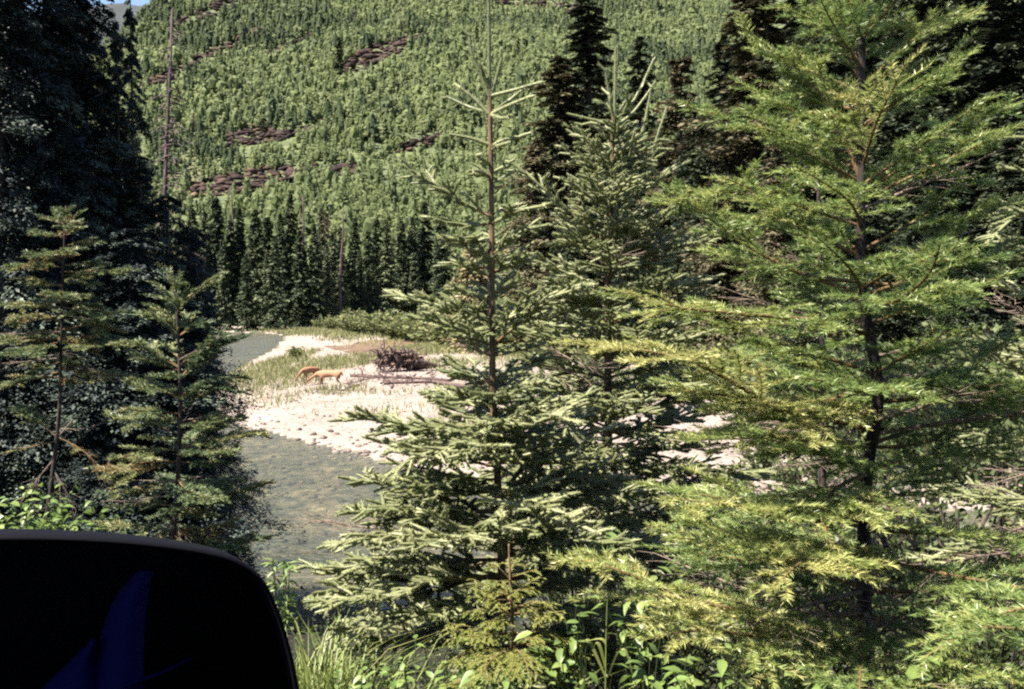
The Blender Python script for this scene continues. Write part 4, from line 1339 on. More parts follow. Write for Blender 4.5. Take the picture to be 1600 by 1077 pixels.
SPR = dict(br=0.011, tr=0.0024, spacing=0.034, spacing2=0.036, smax=0.26, sk=0.42, s0=0.065, s2min=0.11, ang=0.80, roll=0.10, rolls=0.30, lift=0.12, sag=0.10,
           den=340, nl=0.021, nw=0.0064, mode='brush', tint=0.60, out=0.2, core=0.0100)
FIR = dict(br=0.010, tr=0.0016, spacing=0.042, spacing2=0.050, smax=0.30, sk=0.46, s0=0.075, s2min=0.13, ang=0.85, roll=0.06, rolls=0.20, lift=0.06, sag=0.10,
           den=640, nl=0.027, nw=0.0038, mode='comb', tint=0.50, out=0.25)
FIRL = dict(FIR, tint=0.50, den=560, nl=0.034, nw=0.0085, out=0.1, spacing=0.040, smax=0.22)
CED = dict(br=0.006, tr=0.0016, spacing=0.022, spacing2=0.017, smax=0.11, sk=0.5, s0=0.03, s2min=0.04, ang=0.85, roll=0.0, rolls=0.10, lift=0.0, sag=0.30,
           den=700, nl=0.009, nw=0.0055, mode='scale', tint=0.62, out=0.3)


def near_conifer(name, label, cat, trunk_px, D, r0, r1, sp, mat, bark, explicit, auto, seed, barkt=0.6, group=None):
    """trunk_px [(px,py)...] tip first; explicit [(points px with depth offset, kwargs)], auto dict"""
    rng = np.random.default_rng(seed)
    T = [at(px, py, D) for px, py in trunk_px]
    base = T[-1]
    gz = tz(base[0], base[1])
    if base[2] > gz: T.append(np.array([base[0] + 0.01, base[1], gz - 0.08])); 
    T = np.array(T)[::-1]
    o = empty(name, T[0]); tag(o, label, cat, group)
    TP = catmull(T, 40)
    mb = MB(); tubes(mb, TP - T[0], r0, r1, 9, t=barkt, cap=True)
    link('trunk', mb.mesh('trunk', M[bark], smooth=True), o)
    zs = TP[:, 2]

    def trunk_at(z):
        return np.array([np.interp(z, zs, TP[:, 0]), np.interp(z, zs, TP[:, 1]), z])

    def add(main, **kw):
        wd, nd = bough(rng, main, sp, **kw)
        b = wd.build('branch', M['deadtwig' if kw.get('needle', 1) == 0 else 'twig'], o, smooth=True, origin=T[0])
        if nd.n:
            n = nd.build('needles', M[mat], b, origin=T[0]); n['kind'] = 'stuff'
        return b
    for pts, kw in explicit:
        W = []
        for i, q in enumerate(pts):
            dd = q[2] if len(q) > 2 else 0.0
            W.append(at(q[0], q[1], D + dd))
        add(np.array(W), **kw)
    ztop, zbot = at(0, auto['top'], D)[2], at(0, auto['bot'], D)[2]
    z = ztop
    az = rng.uniform(0, 6.28)
    tip = at(0, auto['tip'], D)[2]
    while z > zbot:
        nb = auto['n'] + (rng.random() < 0.5)
        for j in range(nb):
            az += 2.4 + rng.normal(0, 0.35)
            zz = z + rng.normal(0, auto['gap'] * 0.25)
            d = tip - zz
            Lr = min(auto['a'] + auto['b'] * d, auto['max']) * rng.uniform(auto.get('lo', 0.72), 1.12)
            if 'prof' in auto:
                pz = [at(0, a_, D)[2] for a_, _ in auto['prof']]
                Lr = float(np.interp(-zz, [-q_ for q_ in pz], [l_ for _, l_ in auto['prof']])) * rng.uniform(0.7, 1.12)
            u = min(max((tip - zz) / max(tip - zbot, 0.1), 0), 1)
            el = auto['e0'] * (1 - u) + auto['e1'] * u + rng.normal(0, 0.09)
            p = trunk_at(zz)
            h = np.array([math.cos(az), math.sin(az), 0])
            if h[1] < -0.5 and rng.random() < auto.get('front', 0.0): continue
            s = np.linspace(0, 1, 6)
            main = p + h * (Lr * s * math.cos(el))[:, None] + np.array([0, 0, 1.0]) * (Lr * (math.sin(el) * s - auto['droop'] * s ** 1.5 * (1 - 0.55 * s)))[:, None]
            main = main + np.stack([-h[1] * np.sin(s * 3) * Lr, h[0] * np.sin(s * 3) * Lr, 0 * s], 1) * rng.normal(0, 0.05)
            dead = rng.random() < (auto.get('dead', 0) * u * u * 1.6)
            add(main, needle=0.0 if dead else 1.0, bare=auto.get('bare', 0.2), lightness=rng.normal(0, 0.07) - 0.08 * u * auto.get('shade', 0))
        z -= auto['gap'] * rng.uniform(0.75, 1.25)
    print(name, len(o.children))
    return o


K = lambda **k: k
# young spruce with the long bare leader
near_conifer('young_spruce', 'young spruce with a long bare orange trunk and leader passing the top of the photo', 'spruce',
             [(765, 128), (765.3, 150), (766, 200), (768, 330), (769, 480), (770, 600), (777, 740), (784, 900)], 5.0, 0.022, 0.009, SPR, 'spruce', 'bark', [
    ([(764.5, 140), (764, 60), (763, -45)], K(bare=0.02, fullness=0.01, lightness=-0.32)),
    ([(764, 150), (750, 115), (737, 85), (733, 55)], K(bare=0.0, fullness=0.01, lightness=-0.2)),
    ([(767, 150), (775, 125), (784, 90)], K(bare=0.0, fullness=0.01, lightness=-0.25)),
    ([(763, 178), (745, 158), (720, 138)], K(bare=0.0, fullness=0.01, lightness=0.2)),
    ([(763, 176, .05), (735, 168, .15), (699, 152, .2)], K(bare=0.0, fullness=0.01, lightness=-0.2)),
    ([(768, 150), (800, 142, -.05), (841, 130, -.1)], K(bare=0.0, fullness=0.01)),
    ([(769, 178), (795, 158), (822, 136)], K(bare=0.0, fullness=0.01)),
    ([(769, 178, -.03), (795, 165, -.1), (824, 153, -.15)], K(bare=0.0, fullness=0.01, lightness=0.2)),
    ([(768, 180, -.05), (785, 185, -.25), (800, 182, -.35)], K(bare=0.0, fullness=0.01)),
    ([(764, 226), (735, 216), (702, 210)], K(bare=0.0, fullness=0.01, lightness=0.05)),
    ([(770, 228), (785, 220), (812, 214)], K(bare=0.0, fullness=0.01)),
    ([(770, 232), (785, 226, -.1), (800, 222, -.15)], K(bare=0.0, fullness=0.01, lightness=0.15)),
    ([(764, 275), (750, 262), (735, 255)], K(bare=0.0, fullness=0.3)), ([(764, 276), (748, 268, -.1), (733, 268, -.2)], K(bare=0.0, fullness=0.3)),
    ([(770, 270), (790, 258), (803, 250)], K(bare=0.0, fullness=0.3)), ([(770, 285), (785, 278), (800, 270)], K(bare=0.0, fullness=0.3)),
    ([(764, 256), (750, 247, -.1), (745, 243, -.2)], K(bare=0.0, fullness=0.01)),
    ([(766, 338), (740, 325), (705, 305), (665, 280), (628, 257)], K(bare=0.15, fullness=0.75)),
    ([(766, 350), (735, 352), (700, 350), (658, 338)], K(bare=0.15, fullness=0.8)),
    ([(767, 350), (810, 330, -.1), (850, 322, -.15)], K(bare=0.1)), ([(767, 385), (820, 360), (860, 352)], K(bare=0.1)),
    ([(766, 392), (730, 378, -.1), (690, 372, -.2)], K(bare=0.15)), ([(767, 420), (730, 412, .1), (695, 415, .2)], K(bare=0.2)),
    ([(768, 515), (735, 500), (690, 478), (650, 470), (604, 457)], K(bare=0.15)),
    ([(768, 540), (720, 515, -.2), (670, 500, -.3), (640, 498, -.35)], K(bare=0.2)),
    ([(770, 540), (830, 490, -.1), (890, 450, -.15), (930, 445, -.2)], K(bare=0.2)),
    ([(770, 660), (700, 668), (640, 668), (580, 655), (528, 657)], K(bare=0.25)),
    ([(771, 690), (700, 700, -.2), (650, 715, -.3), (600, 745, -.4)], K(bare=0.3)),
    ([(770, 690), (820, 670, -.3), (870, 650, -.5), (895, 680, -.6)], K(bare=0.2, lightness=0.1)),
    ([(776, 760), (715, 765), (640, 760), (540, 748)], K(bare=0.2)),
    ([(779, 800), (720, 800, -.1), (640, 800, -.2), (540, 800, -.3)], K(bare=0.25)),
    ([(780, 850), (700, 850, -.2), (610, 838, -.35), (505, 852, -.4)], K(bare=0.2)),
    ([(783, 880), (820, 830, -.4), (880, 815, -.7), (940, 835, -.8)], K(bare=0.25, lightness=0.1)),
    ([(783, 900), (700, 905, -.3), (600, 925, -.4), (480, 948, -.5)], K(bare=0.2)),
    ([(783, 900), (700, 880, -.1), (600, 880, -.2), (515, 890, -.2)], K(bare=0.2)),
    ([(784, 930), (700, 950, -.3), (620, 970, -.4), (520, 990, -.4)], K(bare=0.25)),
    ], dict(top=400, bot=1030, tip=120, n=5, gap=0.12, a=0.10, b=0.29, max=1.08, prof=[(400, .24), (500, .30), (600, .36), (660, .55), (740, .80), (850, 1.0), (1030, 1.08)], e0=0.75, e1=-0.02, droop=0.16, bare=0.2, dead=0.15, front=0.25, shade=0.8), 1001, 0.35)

# middle young spruce with twin leaders
SPR2 = dict(SPR, den=280, nw=0.0075, spacing=0.042, spacing2=0.050)
near_conifer('young_spruce', 'denser young spruce right of the bare leader with several slanting top shoots', 'spruce',
             [(958, 182), (957, 205), (955, 300), (950, 450), (950, 600), (952, 750), (955, 880)], 6.4, 0.034, 0.010, SPR2, 'spruce', 'bark', [
    ([(960, 185), (961, 130), (962, 74)], K(bare=0, fullness=0.01, lightness=-0.1)), ([(958, 188), (962, 140, .1), (965, 80, .1)], K(bare=0, fullness=0.01)),
    ([(959, 190), (952, 150), (946, 110)], K(bare=0, fullness=0.01, lightness=-0.3)), ([(958, 180), (954, 160, -.1), (952, 148, -.1)], K(bare=0, fullness=0.01, lightness=0.3)),
    ([(958, 192), (930, 188), (888, 178)], K(bare=0, fullness=0.01)), ([(958, 202), (945, 202, -.1), (932, 194, -.2)], K(bare=0, fullness=0.01, lightness=0.3)),
    ([(962, 200), (980, 198, -.1), (995, 190, -.1)], K(bare=0, fullness=0.01, lightness=0.3)),
    ([(964, 196), (990, 175), (1020, 135)], K(bare=0, fullness=0.01)), ([(972, 180), (995, 150), (1022, 92)], K(bare=0.1, fullness=0.01)),
    ([(985, 250), (1005, 200), (1018, 135)], K(bare=0.0, fullness=0.01)), ([(1010, 270), (1025, 220), (1042, 167)], K(bare=0.0, fullness=0.01)),
    ([(955, 260), (925, 230), (895, 223)], K(bare=0, fullness=0.8)), ([(955, 262), (1000, 235), (1050, 233)], K(bare=0, fullness=0.9)), ([(955, 270), (925, 262), (905, 256)], K(bare=0, fullness=0.8)),
    ([(953, 400), (900, 340), (850, 295), (800, 255)], K(bare=0.2, fullness=0.8)), ([(952, 390), (915, 330), (905, 280)], K(bare=0.3, fullness=0.5, lightness=-0.2)),
    ([(953, 330), (1000, 300), (1070, 255)], K(bare=0.2, fullness=0.6)),
    ([(952, 420), (1040, 390), (1100, 370), (1150, 345)], K(bare=0.2)), ([(952, 470), (1050, 450), (1130, 430)], K(bare=0.2)),
    ([(952, 470), (870, 470), (800, 500)], K(bare=0.2)),
    ], dict(top=235, bot=900, tip=110, n=5, gap=0.095, a=0.14, b=0.35, max=1.10, e0=0.8, e1=-0.02, droop=0.18, bare=0.2, dead=0.2, shade=0.8), 1002, 0.2)

# big fir on the right
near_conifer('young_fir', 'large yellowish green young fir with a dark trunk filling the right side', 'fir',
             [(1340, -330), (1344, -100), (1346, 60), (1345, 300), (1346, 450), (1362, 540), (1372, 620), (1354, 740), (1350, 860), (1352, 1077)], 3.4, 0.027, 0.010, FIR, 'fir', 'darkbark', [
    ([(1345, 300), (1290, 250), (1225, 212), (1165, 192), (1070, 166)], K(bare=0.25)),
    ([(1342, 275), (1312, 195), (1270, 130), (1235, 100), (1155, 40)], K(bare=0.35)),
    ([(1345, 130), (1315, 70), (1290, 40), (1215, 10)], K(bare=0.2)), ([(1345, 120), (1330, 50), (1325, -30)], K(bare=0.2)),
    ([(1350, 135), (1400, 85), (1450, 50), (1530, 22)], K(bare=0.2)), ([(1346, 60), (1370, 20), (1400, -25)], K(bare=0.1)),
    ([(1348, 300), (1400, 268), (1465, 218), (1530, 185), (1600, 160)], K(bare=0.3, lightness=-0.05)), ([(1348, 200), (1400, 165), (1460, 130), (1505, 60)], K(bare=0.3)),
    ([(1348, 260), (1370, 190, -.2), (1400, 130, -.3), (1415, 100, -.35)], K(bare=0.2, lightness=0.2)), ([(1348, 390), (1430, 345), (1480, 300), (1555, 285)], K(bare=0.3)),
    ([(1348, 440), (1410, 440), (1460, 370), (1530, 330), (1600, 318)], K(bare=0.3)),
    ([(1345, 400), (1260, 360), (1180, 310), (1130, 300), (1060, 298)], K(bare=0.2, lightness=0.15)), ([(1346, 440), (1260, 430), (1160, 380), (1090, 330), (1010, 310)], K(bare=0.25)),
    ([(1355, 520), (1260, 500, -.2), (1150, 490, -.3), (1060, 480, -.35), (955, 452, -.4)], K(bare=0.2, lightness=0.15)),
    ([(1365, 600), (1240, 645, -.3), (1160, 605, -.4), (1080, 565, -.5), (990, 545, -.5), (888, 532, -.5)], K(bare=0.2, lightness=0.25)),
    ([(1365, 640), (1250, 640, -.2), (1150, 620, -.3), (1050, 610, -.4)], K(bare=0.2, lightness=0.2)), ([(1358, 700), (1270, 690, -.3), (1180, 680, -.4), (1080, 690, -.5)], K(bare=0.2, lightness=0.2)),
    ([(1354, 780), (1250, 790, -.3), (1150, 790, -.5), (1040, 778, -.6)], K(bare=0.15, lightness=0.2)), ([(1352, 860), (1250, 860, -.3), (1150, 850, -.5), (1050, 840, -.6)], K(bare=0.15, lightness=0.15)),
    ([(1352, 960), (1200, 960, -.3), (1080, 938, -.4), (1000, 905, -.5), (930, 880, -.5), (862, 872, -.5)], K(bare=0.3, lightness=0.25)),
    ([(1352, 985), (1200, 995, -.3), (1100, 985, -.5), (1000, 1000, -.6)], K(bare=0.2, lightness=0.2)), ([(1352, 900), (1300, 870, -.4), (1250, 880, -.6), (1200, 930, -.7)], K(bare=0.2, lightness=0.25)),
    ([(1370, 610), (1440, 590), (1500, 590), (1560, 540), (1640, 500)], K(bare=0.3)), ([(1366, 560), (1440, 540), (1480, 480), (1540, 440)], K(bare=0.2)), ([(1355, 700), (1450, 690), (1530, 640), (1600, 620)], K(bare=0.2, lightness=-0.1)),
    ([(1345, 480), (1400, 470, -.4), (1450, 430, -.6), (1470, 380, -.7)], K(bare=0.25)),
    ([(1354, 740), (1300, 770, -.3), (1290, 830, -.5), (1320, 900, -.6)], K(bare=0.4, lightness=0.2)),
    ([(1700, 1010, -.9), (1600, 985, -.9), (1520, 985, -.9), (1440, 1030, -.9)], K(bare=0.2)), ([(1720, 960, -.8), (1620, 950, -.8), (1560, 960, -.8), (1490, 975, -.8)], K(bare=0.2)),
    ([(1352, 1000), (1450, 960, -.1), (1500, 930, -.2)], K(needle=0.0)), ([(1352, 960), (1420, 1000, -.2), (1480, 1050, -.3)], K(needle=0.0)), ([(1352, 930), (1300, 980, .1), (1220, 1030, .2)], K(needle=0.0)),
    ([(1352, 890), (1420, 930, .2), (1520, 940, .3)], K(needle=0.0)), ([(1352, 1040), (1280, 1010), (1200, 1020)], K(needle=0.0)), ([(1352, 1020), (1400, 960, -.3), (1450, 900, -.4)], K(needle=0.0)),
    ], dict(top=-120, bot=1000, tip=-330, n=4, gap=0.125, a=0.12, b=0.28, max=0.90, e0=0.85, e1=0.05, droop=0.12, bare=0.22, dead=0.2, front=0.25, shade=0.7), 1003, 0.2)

# second fir trunk seen behind the big one
near_conifer('young_fir', 'young fir behind the big one, its thin dark trunk showing left of it', 'fir',
             [(1278, 250), (1282, 450), (1286, 620), (1285, 760), (1285, 900)], 6.2, 0.036, 0.010, FIRL, 'fir', 'darkbark', [],
             dict(top=300, bot=820, tip=230, n=3, gap=0.17, a=0.1, b=0.27, max=0.85, e0=0.7, e1=0.0, droop=0.15, dead=0.5, shade=1.0), 1004, 0.2)
# bluish spruce at the right edge
near_conifer('young_spruce', 'bluish young spruce at the right edge, behind the fir boughs', 'spruce',
             [(1660, 120), (1655, 400), (1650, 800), (1650, 1000)], 5.6, 0.05, 0.008, SPR2, 'spruce', 'bark', [
    ([(1655, 225), (1600, 215), (1548, 218)], K(bare=0.05, fullness=0.6)), ([(1655, 300), (1610, 270), (1560, 262)], K(bare=0.1)), ([(1655, 330), (1600, 330), (1530, 390)], K(bare=0.5))],
             dict(top=240, bot=940, tip=110, n=4, gap=0.15, a=0.1, b=0.31, max=0.85, e0=0.7, e1=0.0, droop=0.16, dead=0.3, shade=1.2), 1005, 0.4)

# small fir in front of the left stand
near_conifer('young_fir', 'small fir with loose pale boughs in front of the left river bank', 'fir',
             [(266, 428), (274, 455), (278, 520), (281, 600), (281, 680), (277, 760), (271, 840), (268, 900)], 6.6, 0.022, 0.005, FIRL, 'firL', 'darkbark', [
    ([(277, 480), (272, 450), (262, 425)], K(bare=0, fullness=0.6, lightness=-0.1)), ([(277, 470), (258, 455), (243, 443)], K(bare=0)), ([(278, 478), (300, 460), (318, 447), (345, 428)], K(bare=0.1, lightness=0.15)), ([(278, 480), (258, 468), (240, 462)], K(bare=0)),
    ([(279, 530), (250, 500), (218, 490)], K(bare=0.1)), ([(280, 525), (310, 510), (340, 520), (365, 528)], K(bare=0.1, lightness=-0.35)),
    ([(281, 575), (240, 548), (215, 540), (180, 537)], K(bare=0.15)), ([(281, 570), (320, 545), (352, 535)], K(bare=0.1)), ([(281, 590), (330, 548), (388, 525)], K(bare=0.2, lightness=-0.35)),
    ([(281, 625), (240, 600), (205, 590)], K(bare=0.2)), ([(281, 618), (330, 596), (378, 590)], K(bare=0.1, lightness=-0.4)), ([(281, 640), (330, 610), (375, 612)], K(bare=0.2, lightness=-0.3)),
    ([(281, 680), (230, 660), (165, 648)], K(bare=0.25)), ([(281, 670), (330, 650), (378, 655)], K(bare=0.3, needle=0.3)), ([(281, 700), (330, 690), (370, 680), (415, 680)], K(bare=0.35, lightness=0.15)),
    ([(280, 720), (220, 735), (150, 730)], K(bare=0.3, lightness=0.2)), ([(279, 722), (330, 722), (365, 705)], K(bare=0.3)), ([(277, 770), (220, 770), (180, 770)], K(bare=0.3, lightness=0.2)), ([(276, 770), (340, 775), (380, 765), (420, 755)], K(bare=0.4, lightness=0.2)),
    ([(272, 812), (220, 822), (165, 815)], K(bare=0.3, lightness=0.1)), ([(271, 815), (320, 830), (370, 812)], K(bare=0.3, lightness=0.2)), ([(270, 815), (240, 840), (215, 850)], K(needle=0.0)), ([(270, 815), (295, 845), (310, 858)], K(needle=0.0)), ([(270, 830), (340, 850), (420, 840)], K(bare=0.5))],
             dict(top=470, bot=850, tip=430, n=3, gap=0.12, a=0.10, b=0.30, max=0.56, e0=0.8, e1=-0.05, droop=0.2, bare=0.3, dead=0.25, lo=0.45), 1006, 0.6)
# browned fir at the left
near_conifer('young_fir', 'fir with rusty brown twigs and greener tips at the left, above the mirror', 'fir',
             [(103, 322), (100, 380), (98, 450), (95, 560), (92, 650), (80, 760), (74, 830)], 7.6, 0.021, 0.005, dict(FIRL, tint=0.58, out=-0.45), 'firL', 'darkbark', [
    ([(102, 350), (115, 340), (125, 332)], K(bare=0, fullness=0.6)), ([(102, 350), (90, 340), (82, 330)], K(bare=0, fullness=0.6)),
    ([(100, 425), (150, 425), (205, 423)], K(bare=0.4)), ([(100, 400), (60, 415), (10, 420)], K(bare=0.2)), ([(99, 480), (150, 490), (200, 485)], K(bare=0.3)), ([(99, 480), (50, 478), (0, 478)], K(bare=0.3)), ([(98, 530), (40, 530), (-10, 535)], K(bare=0.3)), ([(98, 515), (150, 510), (205, 555)], K(bare=0.3)),
    ([(92, 590), (60, 590), (20, 600)], K(bare=0.3, lightness=-0.25)), ([(92, 580), (110, 565), (128, 572)], K(bare=0.3, lightness=-0.25)), ([(85, 680), (50, 650), (20, 640)], K(bare=0.3, lightness=-0.2)), ([(86, 690), (40, 700), (0, 710)], K(needle=0.3)),
    ([(85, 680), (130, 705), (160, 735), (200, 785)], K(needle=0.15)), ([(85, 690), (120, 650), (140, 640)], K(needle=0.0)), ([(82, 720), (50, 760), (30, 790)], K(needle=0.0)), ([(82, 730), (110, 780), (120, 800)], K(needle=0.0)), ([(88, 670), (130, 670), (160, 660)], K(needle=0.0))],
             dict(top=350, bot=590, tip=318, n=4, gap=0.12, a=0.12, b=0.40, max=0.78, e0=0.4, e1=-0.1, droop=0.2, bare=0.35, dead=0.3, lo=0.45), 1007, 0.1)

# ------------------------------------------------------------------ small cedar, leafy shrubs, weeds, grass on the near bank
near_conifer('young_cedar', 'low yellow green cedar with flat sprays at the bottom centre', 'cedar',
             [(795, 850), (797, 900), (800, 960), (803, 1040)], 3.9, 0.010, 0.003, CED, 'cedar', 'bark', [
    ([(797, 905), (775, 885), (758, 893)], K(bare=0.2)), ([(797, 930), (770, 925), (750, 920)], K(bare=0.2)), ([(799, 960), (765, 950), (722, 958)], K(bare=0.15)), ([(799, 955), (830, 940), (862, 943)], K(bare=0.2)),
    ([(800, 985), (760, 985), (700, 1000)], K(bare=0.15)), ([(801, 1000), (850, 985), (890, 1000)], K(bare=0.15)), ([(802, 1020), (750, 1010), (690, 1040)], K(bare=0.15)), ([(802, 1030), (740, 1040), (700, 1075)], K(bare=0.15)),
    ([(802, 1030), (840, 1020), (880, 1050)], K(bare=0.15)), ([(802, 1010), (770, 1030, -.3), (740, 1070, -.4)], K(bare=0.15)), ([(802, 1010), (820, 1030, -.3), (830, 1070, -.4)], K(bare=0.15))],
             dict(top=900, bot=1060, tip=860, n=3, gap=0.06, a=0.10, b=0.45, max=0.30, e0=0.6, e1=0.1, droop=0.25), 1010, 0.7)


def leaf_mesh(seed, L=1.0, wr=0.27):
    rng = np.random.default_rng(seed)
    s = np.array([0, 0.22, 0.48, 0.75, 1.0]); wd = np.array([0.03, 0.8, 1.0, 0.62, 0.0]) * wr
    bend = -0.28 * s ** 2
    fold = 0.25
    V = []
    for a, b, c in zip(s, wd, bend):
        V += [(a, -b, c + fold * b + 0.02 * rng.normal()), (a, 0, c), (a, b, c + fold * b + 0.02 * rng.normal())]
    F = []
    for i in range(4):
        j = i * 3
        F += [[j, j + 1, j + 4, j + 3], [j + 1, j + 2, j + 5, j + 4]]
    mb = MB(); mb.add(np.array(V) * L, f4=F, t=0.5)
    return mb.mesh('leaf', M['leaf'], smooth=True)


LEAF = [leaf_mesh(i, 1.0, [0.24, 0.30, 0.2][i % 3]) for i in range(3)]


def shrub(label, px, py, D, spread, height, nstem, nleaf, size, seed, narrow=False, cat='shrub', name='leafy_shrub', group=None):
    rng = np.random.default_rng(seed)
    c = at(px, py, D)
    g = np.array([c[0], c[1], tz(c[0], c[1])])
    top = c[2] - g[2]
    o = empty(name, g); tag(o, label, cat, group)
    per = max(1, nleaf // nstem)
    for i in range(nstem):
        a = rng.uniform(0, 6.28); r = spread * rng.uniform(0.2, 1)
        tip = np.array([math.cos(a) * r, math.sin(a) * r * 0.8, max(0.15, top + height * rng.uniform(-0.5, 0.5))])
        P = catmull([np.array([0, 0, -0.05]) + rng.normal(0, .02, 3) * [1, 1, 0], tip * [0.35, 0.35, 0.6], tip], 8)
        mb = MB(); tubes(mb, P, 0.004, 0.0015, 4, t=0.3)
        st = link('stem', mb.mesh('stem', M['under'], smooth=True), o)
        for j in range(per):
            s = 1 - 0.38 * (j / per) ** 1.1
            f = s * 7; k = min(int(f), 6); p = P[k] * (1 - (f - k)) + P[k + 1] * (f - k)
            az = rng.uniform(0, 6.28) if j else math.atan2(tip[1], tip[0])
            sz = size * rng.uniform(0.65, 1.15)
            lf = link('leaf', LEAF[int(rng.integers(0, 3))], st, p, (rng.normal(0, .35), rng.normal(0.1, .35), az), (sz, sz * (0.45 if narrow else 1.0), sz))
    return o


SHR = [
    ('broad leaved shrub sprig in front of the dark gap right of the cedar', 905, 835, 4.6, 0.22, 0.14, 6, 36, 0.075),
    ('pale shrub with pointed leaves between the cedar and the fir', 1010, 900, 4.3, 0.22, 0.16, 6, 36, 0.075),
    ('leafy sprig hanging over the dark hollow at bottom centre', 985, 985, 3.9, 0.12, 0.12, 4, 20, 0.07),
    ('large leaved plant under the fir trunk at the bottom edge', 1260, 1055, 3.0, 0.22, 0.08, 6, 30, 0.085),
    ('bright leaved plant at the bottom edge right of the fir trunk', 1430, 1045, 2.9, 0.16, 0.10, 5, 24, 0.08),
    ('yellowish leaved shrub at the foot of the cedar', 850, 1030, 3.7, 0.25, 0.12, 7, 42, 0.065),
    ('small leaved shrub left of the cedar at the bottom edge', 650, 1040, 4.0, 0.32, 0.10, 8, 56, 0.055),
    ('dim leafy shrub in the bottom right corner', 1560, 1060, 2.9, 0.25, 0.10, 6, 30, 0.06),
    ('leafy shrub in the shade under the big fir', 1180, 960, 4.2, 0.35, 0.25, 8, 48, 0.06),
    ('round leafy bush lit white above the mirror at the left', 62, 790, 7.2, 0.42, 0.34, 30, 300, 0.075),
    ('second leafy bush right of the lit one above the mirror', 135, 815, 7.0, 0.30, 0.16, 18, 150, 0.07),
    ('bright leafy sprig poking out below the left cedar fronds', 715, 1055, 3.8, 0.16, 0.10, 6, 36, 0.07),
    ('bright leafy sprig with upright leaves below the cedar trunk', 785, 1055, 3.6, 0.15, 0.08, 6, 36, 0.075),
    ('sunlit leafy sprig at the left rim of the dark hollow', 890, 985, 3.8, 0.16, 0.16, 7, 42, 0.07),
    ('sunlit leafy clump at the bottom edge right of the arching grass', 1045, 1045, 3.7, 0.2, 0.12, 8, 48, 0.075),
    ('leafy clump at the bottom edge under the long yellow fir bough', 1130, 1050, 3.5, 0.2, 0.12, 8, 48, 0.07),
    ('pale leafy clump at the bottom edge just left of the fir foot', 1330, 1062, 2.9, 0.15, 0.07, 6, 30, 0.08),
    ('leafy clump at the bottom edge below the right dead twigs', 1500, 1050, 2.9, 0.16, 0.08, 6, 30, 0.07),
    ('low leafy plant beside the tall grass and the mirror', 560, 1050, 4.0, 0.2, 0.08, 6, 36, 0.05),
]
for i, (lab, px, py, D, spd, hh, ns, nl, sz) in enumerate(SHR):
    shrub(lab, px, py, D, spd, hh, ns, nl, sz, 1100 + i)
shrub('dark upright weed with narrow leaves at the edge of the mirror', 440, 880, 4.2, 0.05, 0.06, 5, 120, 0.055, 1130, True, 'weed', 'tall_weed')

KB = [bush_mesh(95 + i, 3600, 0.030, 'under', tall=1.0) for i in range(3)]
BB = [(900, 800, 9.5, 'dim bush on the bank behind the dark gap of the spruces'), (1000, 790, 10.5, 'dim bush below the middle spruce beside the water'), (1090, 775, 9.5, 'dim bush on the bank left of the thin fir trunk'),
      (1170, 745, 8.5, 'dim bush on the bank just left of the second fir trunk'), (1240, 738, 9.0, 'dim bush between the two fir trunks'), (1330, 735, 8.0, 'dim bush right behind the big fir trunk'),
      (1420, 705, 9.0, 'dim bush on the bank right of the big fir trunk'), (1500, 692, 7.5, 'dim tall bush behind the right fir boughs'), (1590, 678, 7.0, 'dim tall bush at the right edge'),
      (1450, 860, 5.6, 'dark low bush right of the big fir foot'), (1560, 850, 5.2, 'dark low bush in the right corner shade'), (1230, 930, 5.4, 'dark low bush left of the big fir foot'),
      (880, 930, 5.6, 'dark low bush in the hollow right of the cedar'), (960, 950, 5.0, 'dark low bush at the bottom of the hollow'), (700, 1000, 5.8, 'dark low bush under the lowest spruce boughs'),
      (1080, 960, 5.0, 'dark low bush under the long fir bough'), (600, 1030, 5.2, 'low bush between the grass and the spruce'), (1380, 960, 4.6, 'dark low bush among dead twigs under the big fir')]
for i, (px, py, D, lab) in enumerate(BB):
    c = at(px, py, D); z = tz(c[0], c[1]); h = max(c[2] - z, 0.3)
    o = empty('bank_bush', (c[0], c[1], z - 0.05), i * 1.3); wd_ = max(h, 0.55) * (1.0 if D > 6 else 0.75)
    o.scale = (wd_, wd_, h); tag(o, lab, 'bush', 'bushes on the near bank')
    link('foliage', KB[i % 3][0], o); link('stems', KB[i % 3][1], o)

# grass by the mirror and scattered on the bank
def blades(mb, rng, x, y, hmin, hmax, wd):
    n = len(x)
    z = terrain(x, y); p = np.stack([x, y, z - 0.03], 1)
    h = rng.uniform(hmin, hmax, n); az = rng.uniform(0, 6.28, n); ln = rng.uniform(0.1, 0.7, n) * h
    o = np.stack([np.cos(az), np.sin(az), 0 * az], 1); wv = np.stack([-np.sin(az), np.cos(az), 0 * az], 1) * (wd * rng.uniform(0.6, 1.2, n))[:, None]
    rows = []
    for s, k in ((0, 1.0), (0.4, 1.0), (0.75, 0.7)):
        c = p + o * (ln * s ** 2)[:, None] + np.array([0, 0, 1.0]) * (h * (s - 0.22 * s ** 3))[:, None]
        rows += [c - wv * k, c + wv * k]
    rows.append(p + o * ln[:, None] + np.array([0, 0, 1.0]) * (h * 0.74)[:, None])
    V = np.stack(rows, 1).reshape(-1, 3); b = np.arange(n)[:, None] * 7
    F4 = np.concatenate([b + [0, 1, 3, 2], b + [2, 3, 5, 4]]); F3 = b + [4, 5, 6]
    mb.add(V, f3=F3, f4=F4, t=np.repeat(np.clip(rng.normal(0.5, 0.2, n), 0, 1), 7))


